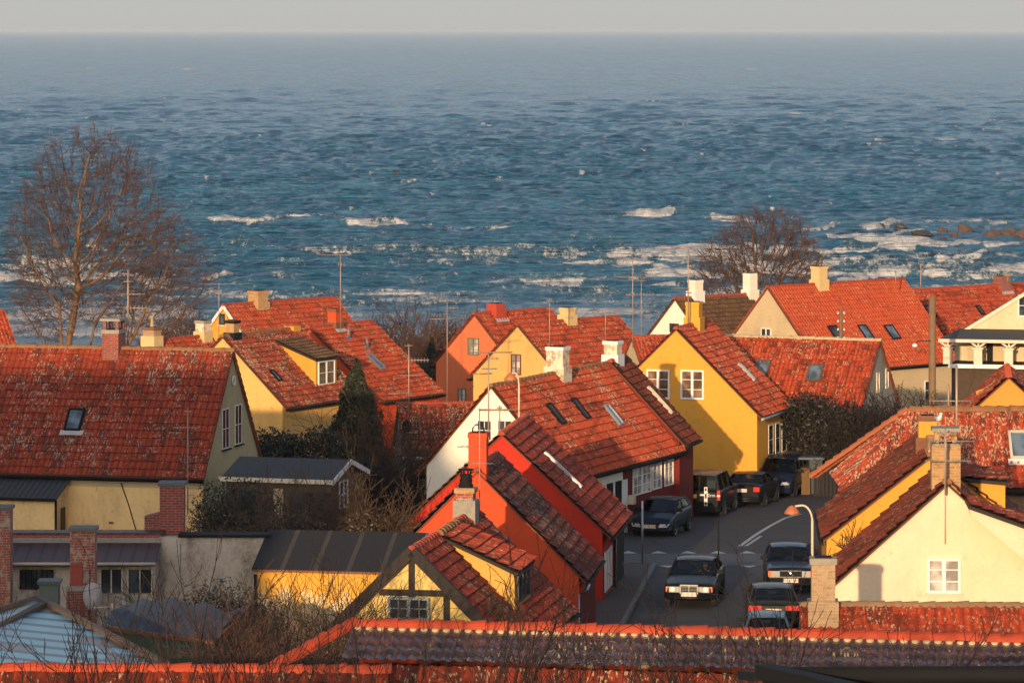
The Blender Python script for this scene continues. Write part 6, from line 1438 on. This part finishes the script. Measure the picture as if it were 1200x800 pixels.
def crown_tree(name, label, loc, stems, env, natt, seed, step, kill, infl, rmin, pw=2.3, twig=.5, ntw=3, up=.35, rbase=.3, rings=7):
    """bare tree whose limbs grow through the crown volume towards the free space around them"""
    rnd = np.random.default_rng(seed); att = []
    while len(att) < natt:
        c, rad = env[rnd.integers(0, len(env))]; v = rnd.normal(0, 1, 3); v /= np.linalg.norm(v); q = np.array(c)+v*np.array(rad)*(rnd.random()**.40)
        if q[2] > 1.2: att.append(q)
    att = np.array(att); nodes = []; par = []
    for st in stems:
        base = None
        for i, p in enumerate(st):
            p = np.array(p, float)
            if i == 0: nodes.append(p); par.append(-1); base = len(nodes)-1; continue
            a0 = nodes[base]; n = max(1, int(np.linalg.norm(p-a0)/step))
            for k in range(1, n+1): nodes.append(a0+(p-a0)*k/n+rnd.normal(0, .02, 3)); par.append(base); base = len(nodes)-1
    alive = np.ones(len(att), bool)
    for it in range(160):
        kd = kdtree.KDTree(len(nodes))
        for i, p in enumerate(nodes): kd.insert(p, i)
        kd.balance(); pull = {}
        for ai in np.nonzero(alive)[0]:
            co, i, dist = kd.find(att[ai])
            if dist < kill: alive[ai] = False
            elif dist < infl: pull.setdefault(i, []).append((att[ai]-nodes[i])/dist)
        if not pull: break
        grown = 0
        for i, ds in pull.items():
            d = np.mean(ds, 0)+rnd.normal(0, .14, 3)
            if par[i] >= 0: g_ = nodes[i]-nodes[par[i]]; d = d/np.linalg.norm(d)+.55*g_/np.linalg.norm(g_)
            d = d/np.linalg.norm(d); p = nodes[i]+d*step
            co, j, dist = kd.find(p)
            if dist > step*.35: nodes.append(p); par.append(i); grown += 1
        if not grown: break
    n = len(nodes); acc = np.zeros(n); kids = np.zeros(n, int)
    for i in range(n):
        if par[i] >= 0: kids[par[i]] += 1
    rad = np.zeros(n)
    for i in range(n-1, -1, -1):
        if kids[i] == 0: acc[i] = rmin**pw
        rad[i] = acc[i]**(1/pw)
        if par[i] >= 0: acc[par[i]] += acc[i]
    segs = []; cen = np.array(env[0][0])
    for i in range(n):
        if par[i] >= 0: segs.append((*nodes[par[i]], *nodes[i], min(rad[par[i]], rad[i]*1.25), rad[i], rad[i]))
    tw = []
    for i in range(n):
        if rad[i] < rmin*2.6 and par[i] >= 0:
            g_ = nodes[i]-nodes[par[i]]; g_ /= np.linalg.norm(g_)
            for k in range(ntw if kids[i] == 0 else 1):
                out = nodes[i]-cen; out /= np.linalg.norm(out)+1e-6
                d = g_*.6+out*.5+np.array([0, 0, up])+rnd.normal(0, .42, 3); p = nodes[i].copy(); rr = rmin*.8
                for q in range(3):
                    d = d/np.linalg.norm(d)+rnd.normal(0, .15, 3)+np.array([0, 0, .10]); nx = p+d/np.linalg.norm(d)*twig/3*rnd.uniform(.7, 1.2); tw.append((*p, *nx, rr, rr*.75, 0)); p = nx; rr *= .75
    S = np.array(segs); big = S[:, 8] > rmin*2.2; e = tag(empty(name, loc), label, 'tree')
    mb = MB(); mb.tubes(S[big][:, :8], rings); mb.build('trunk', BARK, e)
    mb = MB(); mb.tubes(S[~big][:, :8], 4); mb.tubes(np.array(tw)[:, :8], 3); mb.build('crown', TWIG, e)
    print('crown tree', n, len(tw))
Yt = 250.; x0 = (73-600)/FP*Yt; g = gz(0, Yt)
crown_tree('bare_tree', 'tall bare many stemmed tree at the left leaning right against the sea', (x0, Yt, g-.2),
    [[(0, 0, 0), (-.05, 0, 4.5), (-.15, 0, 7.0)], [(.2, .2, 0), (.35, .3, 5.0), (.9, .3, 8)], [(.75, 0, 0), (1.3, 0, 3.0), (1.9, 0, 6.0)], [(1.4, .2, 0), (2.6, .2, 3.2), (4.2, .2, 5.4)], [(.1, .3, 2.4), (-1.2, .2, 5.2)]],
    [((1.6, 0, 12.2), (4.3, 3.4, 5.2)), ((3.4, 0, 9.6), (4.3, 3.4, 4.6)), ((5.4, 0, 8.2), (3.2, 2.8, 3.6)), ((-.6, 0, 10.4), (2.6, 2.6, 4.4)), ((-.8, 0, 7.2), (2.2, 2.0, 2.6))],
    4300, 21, .33, .42, 5.0, .0145, pw=2.3, twig=1.1, ntw=7, up=.30)
Yt = 300.; x0 = (886-600)/FP*Yt; g = gz(0, Yt)
crown_tree('bare_tree', 'round crowned bare tree behind the bright orange roof in front of the breakers', (x0-.2, Yt, g+.3),
    [[(0, 0, 0), (-.05, 0, 4.6), (.3, 0, 6.8)], [(-.1, .1, 3.4), (-1.0, .1, 6.2)], [(.1, 0, 3.6), (1.5, 0, 6.4)], [(0, .2, 3.0), (-2.0, 0, 5.2)], [(0, .2, 3.2), (2.6, 0, 5.4)]],
    [((0.8, 0, 8.8), (3.6, 3.0, 3.2)), ((-1.5, 0, 7.4), (2.8, 2.2, 2.4)), ((3.0, 0, 7.2), (2.2, 2.2, 2.2))],
    3600, 5, .33, .40, 4.0, .018, pw=2.3, twig=.9, ntw=7, up=.25, rings=6)

# shrubs: dense bare thickets --------------------------------------------
def thicket(label, x, Y, w_, d_, hgt, stems, seed, tm=TWIG, name='bare_shrub', depth=3, zoff=0, spread=.5, rmin=.010, group='bare shrubs in the gardens', r0=.03, lean=(0, 0), spiky=.35, g=None):
    rnd = np.random.default_rng(seed); tr = []
    for k in range(stems):
        p = (rnd.uniform(-w_/2, w_/2), rnd.uniform(-d_/2, d_/2), 0); d = (rnd.normal(0, spiky)+lean[0], rnd.normal(0, spiky)+lean[1], 1); hh = hgt*(.30+.15*rnd.random())*(1-.5*abs(p[0]/(w_/2+.01))**3)
        tr.append((p, d, hh, r0*rnd.uniform(.7, 1.2)))
    return tree(name, label, (x, Y, (gz(x, Y) if g is None else g)+zoff), tr, depth, seed, bias=(0, 0, .12), spread=spread+.22, kids=(2, 4), shr=.66, rmin=rmin, tm=tm, wm=tm, cat='shrub', group=group, wob=.34)
def leafy(name, label, x, Y, rx, ry, hgt, nleaf, mat, seed, zoff=0, conic=False, size=.10, cat='shrub', trunk=True, lumps=9, group=None, g=None):
    rnd = np.random.default_rng(seed); e = tag(empty(name, (x, Y, (gz(x, Y) if g is None else g)+zoff)), label, cat, group)
    C = []
    if conic:
        u = rnd.random(nleaf)**.8; a = rnd.uniform(0, 2*PI, nleaf); rad = (1-u**1.6)*(.55+.45*rnd.random(nleaf)**.5)*(1+.22*np.sin(a*3+u*14)+.12*np.sin(a*7-u*23)); c = np.stack([rx*rad*np.cos(a), ry*rad*np.sin(a), .15*hgt+u*hgt*.85], 1)
    else:
        cen = np.stack([rnd.uniform(-.7, .7, lumps)*rx, rnd.uniform(-.7, .7, lumps)*ry, hgt*rnd.uniform(.3, .78, lumps)], 1); rs = hgt*rnd.uniform(.16, .30, lumps)
        i = rnd.integers(0, lumps, nleaf); dv = rnd.normal(0, 1, (nleaf, 3)); dv /= np.linalg.norm(dv, axis=1, keepdims=True)
        c = cen[i]+dv*(rs[i]*rnd.random(nleaf)**.4)[:, None]*np.array([1.3, 1.2, 1]); c[:, 2] = np.maximum(c[:, 2], .03)
    a = rnd.normal(0, 1, (nleaf, 3)); a /= np.linalg.norm(a, axis=1, keepdims=True); b = rnd.normal(0, 1, (nleaf, 3)); b = np.cross(a, b); b /= np.linalg.norm(b, axis=1, keepdims=True)
    s_ = size*rnd.uniform(.5, 1.3, nleaf)[:, None]
    V = np.stack([c-a*s_, c-b*s_*.45, c+a*s_, c+b*s_*.45], 1).reshape(-1, 3); mb = MB(); mb.add(V, np.arange(nleaf*4).reshape(-1, 4), 0); mb.build('crown', mat, e)
    if trunk:
        mb = MB(); mb.tube([(0, 0, -.2), (.03, 0, hgt*.4), (0, .03, hgt*.75)], [.10, .07, .03], 7)
        for k in range(10): 
            aa = rnd.uniform(0, 6.28); z = hgt*rnd.uniform(.2, .6); mb.tube([(0, 0, z), (rx*.7*math.cos(aa), ry*.7*math.sin(aa), z+.25*hgt)], [.03, .01], 4)
        mb.build('trunk', BARK, e)
    return e
def leafmat(name, c1, c2):
    m, t, b = new_mat(name); tc = N(t, 'ShaderNodeTexCoord'); g_ = N(t, 'ShaderNodeNewGeometry')
    c = mixc(t, g_.outputs['Random Per Island'], c1, c2); c = mixc(t, ramp(t, noise(t, tc.outputs['Object'], 1.2, 3), .4, .65), c, c1)
    L(t, c, b.inputs['Base Color']); b.inputs['Roughness'].default_value = .6; return m
EVG = leafmat('evergreen_leaves', (.012, .016, .008), (.034, .032, .014)); CONI = leafmat('conifer_needles', (.013, .020, .009), (.045, .042, .014)); IVY = leafmat('ivy_leaves', (.020, .032, .014), (.05, .06, .025)); GORSE = leafmat('dry_golden_leaves', (.14, .08, .02), (.24, .14, .03)); DBR = leafmat('dark_brown_leaves', (.014, .012, .008), (.045, .032, .018)); BRN = leafmat('brown_hedge_leaves', (.05, .032, .016), (.10, .06, .025))
X_ = lambda px, Y: (px-600)/FP*Y
# far shore scrub
thicket('dense brown bare thicket between the red roofs and the sea, its left part', X_(478, 300), 300, 6.5, 4, 7.28, 54, 101, depth=3, rmin=.020, r0=.05, zoff=-.2)
thicket('dense brown bare thicket left of the orange pink gable', X_(520, 292), 292, 4.6, 4, 7.02, 41, 102, depth=3, rmin=.020, r0=.05, zoff=-.2)
thicket('low russet thicket just left of the orange pink house at its foot', X_(495, 245), 245, 5, 3, 3.77, 36, 103, depth=3, rmin=.014, r0=.03, tm=TWIGT)
leafy('dark_fir', 'small dark fir in the brown thicket beside the aerial', X_(506, 270), 270, .7, .7, 4.0, 2500, CONI, 3, conic=True, cat='tree', zoff=.3)
thicket('grey brown thicket behind the low roof between the two pale chimneys', X_(212, 290), 290, 5.0, 3, 6.37, 39, 104, depth=3, rmin=.018, r0=.04, zoff=.4)
leafy('golden_shrub', 'golden leaved shrub behind the pale chimney left of the yellow gable', X_(190, 262), 262, 1.2, 1, 3.4, 2600, GORSE, 6, size=.14)
leafy('golden_shrub', 'golden shrub glowing above the big ridge near the left edge', X_(24, 245), 245, 2.0, 1.2, 3.5, 2600, GORSE, 7, size=.14, zoff=-.4)
leafy('golden_shrub', 'low dull shrub on the shore left of the tall bare tree base', X_(100, 270), 270, 4.0, 1.2, 2.2, 3000, BRN, 8, size=.14, zoff=.5)
thicket('pinkish bare scrub behind the two slim masts', X_(757, 262), 262, 3.5, 2, 4.42, 27, 105, depth=3, rmin=.016, r0=.03)
# garden trees between the houses
leafy('conifer', 'tall dark conifer in front of the red gable roof', X_(418, 186), 186, 1.35, 1.2, 5.8, 16000, CONI, 11, conic=True, size=.085, cat='tree', zoff=.5)
leafy('evergreen_shrub', 'big dark evergreen mass right of the olive gable', X_(345, 178), 178, 2.1, 1.4, 3.9, 15000, EVG, 12, size=.09, lumps=14, zoff=.1)
leafy('evergreen_shrub', 'dark evergreen bush at the foot of the conifer', X_(395, 172), 172, 1.9, 1.4, 3.0, 11000, EVG, 13, size=.09, lumps=12)
leafy('evergreen_shrub', 'dark bush in front of the glazed garden wing', X_(258, 143), 143, 1.1, .8, 4.2, 14000, EVG, 14, size=.06, lumps=9, zoff=.2)
thicket('tan bare shrub with curling stems right of the conifer', X_(452, 181), 181, 2.2, 1.5, 6.60, 24, 106, tm=TWIGT, depth=3, rmin=.010, r0=.035)
thicket('dark tangled shrub in the shade below the conifer', X_(440, 168), 168, 3.4, 2, 4.60, 39, 107, tm=TWIGD, depth=3, rmin=.010, r0=.03)
thicket('orange brown climbing tangle in front of the garden wing', X_(352, 142), 142, 4.0, 1.4, 5.60, 64, 108, tm=TWIGT, depth=3, rmin=.009, r0=.022, zoff=.5, spiky=.6)
thicket('orange brown tangle beside the white gable of the garden wing', X_(418, 141), 141, 3.2, 1.4, 5.80, 48, 109, tm=TWIGT, depth=3, rmin=.009, r0=.022, zoff=.4, spiky=.6)
leafy('hedge', 'dull hedge running below the orange brown tangles', X_(345, 139), 139, 3.4, .7, 3.6, 22000, BRN, 15, size=.06, lumps=26, zoff=.3)
# between the street and the orange roof
leafy('evergreen_shrub', 'dark evergreen bushes at the end of the street behind the garage', X_(962, 195.6), 195.6, 1.3, .6, 4.3, 24000, DBR, 16, size=.10, lumps=22, zoff=.1)
leafy('evergreen_shrub', 'second dark evergreen mass right of the garage', X_(1004, 193.6), 193.6, 2.0, .9, 4.1, 24000, DBR, 17, size=.10, lumps=22)
thicket('dark bare tree like shrub in front of the grey gable', X_(1022, 193), 193, 3.4, 1.4, 5.67, 57, 110, tm=TWIGD, depth=3, rmin=.012, r0=.05)
thicket('brown bare thicket beside the stout wooden pole', X_(1062, 192), 192, 4.2, 2, 5.50, 66, 111, tm=TWIGD, depth=3, rmin=.012, r0=.04)
thicket('small bare shrub in front of the veranda deck', X_(1110, 196), 196, 1.6, 1, 6.72, 11, 112, tm=TWIGT, depth=3, rmin=.010, r0=.035)
leafy('hedge', 'brown hedge mass below the veranda', X_(1130, 185), 185, 4.2, 1.2, 3.6, 15000, BRN, 18, size=.08, lumps=24)
thicket('fine bare climber on the ochre gable wall', X_(1008, 118.6), 118.6, 1.7, .3, 2.2, 16, 113, tm=TWIGD, depth=2, rmin=.010, r0=.02, g=4.2, spiky=.5)
thicket('russet bare shrub at the roadside behind the lamp', X_(962, 152), 152, 1.6, 1.5, 2.2, 14, 114, tm=TWIGT, depth=3, rmin=.008, r0=.02)
# lower left gardens
leafy('hedge', 'dark hedge below the barred window at lower left', X_(60, 122), 122, 4.4, .7, 2.4, 9000, EVG, 19, size=.06, lumps=20, g=.0)
leafy('hedge', 'dull brown undergrowth under the flaking plaster wall', X_(210, 124), 124, 4.2, .9, 1.9, 10000, BRN, 20, size=.06, lumps=22, g=.2)
leafy('evergreen_shrub', 'dark ivy bush between the plaster wall and the felt roofed shed', X_(276, 124), 124, .9, .7, 3.3, 8000, IVY, 22, size=.06, lumps=9, g=.3)
thicket('bare shrub with crossing stems in front of the flaking plaster wall', X_(225, 120), 120, 3.2, 1, 5.04, 25, 115, tm=TWIGD, depth=3, rmin=.007, r0=.035, g=.4)
thicket('bare shrub whose fine twigs cross the flaking yellow shed wall', X_(362, 108), 108, 3.2, 1.4, 5.55, 60, 116, tm=TWIGD, depth=3, rmin=.006, r0=.022, g=1.7, lean=(.3, 0))
thicket('reddish bare shrub filling the corner left of the hipped red tiles', X_(290, 96), 96, 3.6, 1.4, 6.09, 88, 117, tm=TWIG, depth=3, rmin=.006, r0=.025, g=2.2, lean=(.15, 0))
thicket('straggling creeper lying over the mossy half timbered roof', X_(560, 117), 117, 1.6, .8, 2.0, 26, 118, tm=TWIGT, depth=2, rmin=.008, r0=.014, g=2.9, spiky=.7, lean=(-.5, 0))
thicket('tuft of dry stems under the half timbered window', X_(480, 110.5), 110.5, 1.9, .4, 1.0, 40, 119, tm=TWIGT, depth=2, rmin=.006, r0=.012, g=3.45, spiky=.5)
# saplings close to the viewer, in front of the long roof
def sapling(px, Y, pyt, seed, label, stems=3, depth=3, r=.035, lean=0, rmin=.005):
    x = X_(px, Y); g = gz(x, Y); top = at(px, pyt, Y)[2]-g; rnd = np.random.default_rng(seed)
    tr = [((rnd.uniform(-.25, .25), rnd.uniform(-.2, .2), 0), (rnd.normal(0, .09)+lean, rnd.normal(0, .05), 1), top*rnd.uniform(.50, .62), r*rnd.uniform(.6, 1)) for k in range(stems)]
    tree('bare_sapling', label, (x, Y, g-.1), tr, depth, seed, bias=(0, 0, .35), spread=.42, kids=(3, 4), shr=.52, rmin=rmin, tm=TWIGD, wm=TWIGD, group='bare saplings in front of the long roof', wob=.22)
sapling(185, 62, 640, 201, 'tallest dark sapling crossing the plaster wall at lower left', 4, r=.05)
sapling(250, 64, 665, 202, 'thick forked sapling right of the glasshouse', 4, r=.045, lean=.12)
sapling(95, 60, 690, 203, 'thin sapling in front of the glasshouse panes', 3)
sapling(330, 64, 700, 204, 'sapling in front of the hipped red tiles', 4)
sapling(425, 62, 690, 205, 'fine sapling left of the half timbered gable', 3)
sapling(520, 62, 620, 206, 'upright dark sapling in front of the half timbered gable', 2, r=.045)
sapling(590, 58, 722, 207, 'low twiggy sapling over the black glazed tiles', 4)
sapling(690, 60, 735, 208, 'low sapling below the brown pavement', 3)
sapling(770, 60, 740, 209, 'low fine sapling beneath the oncoming saloon', 4)
sapling(848, 58, 690, 210, 'thin branching sapling below the parked cars', 3)
sapling(905, 56, 665, 211, 'forked dark sapling left of the stepped chimney', 3, lean=-.1)
sapling(958, 56, 645, 212, 'leaning dark sapling in front of the stepped chimney', 3, lean=.08, r=.045)
sapling(20, 60, 720, 213, 'sapling at the bottom left corner over the panes', 3)
sapling(640, 60, 745, 214, 'short twiggy sapling in the middle of the bottom edge', 3)
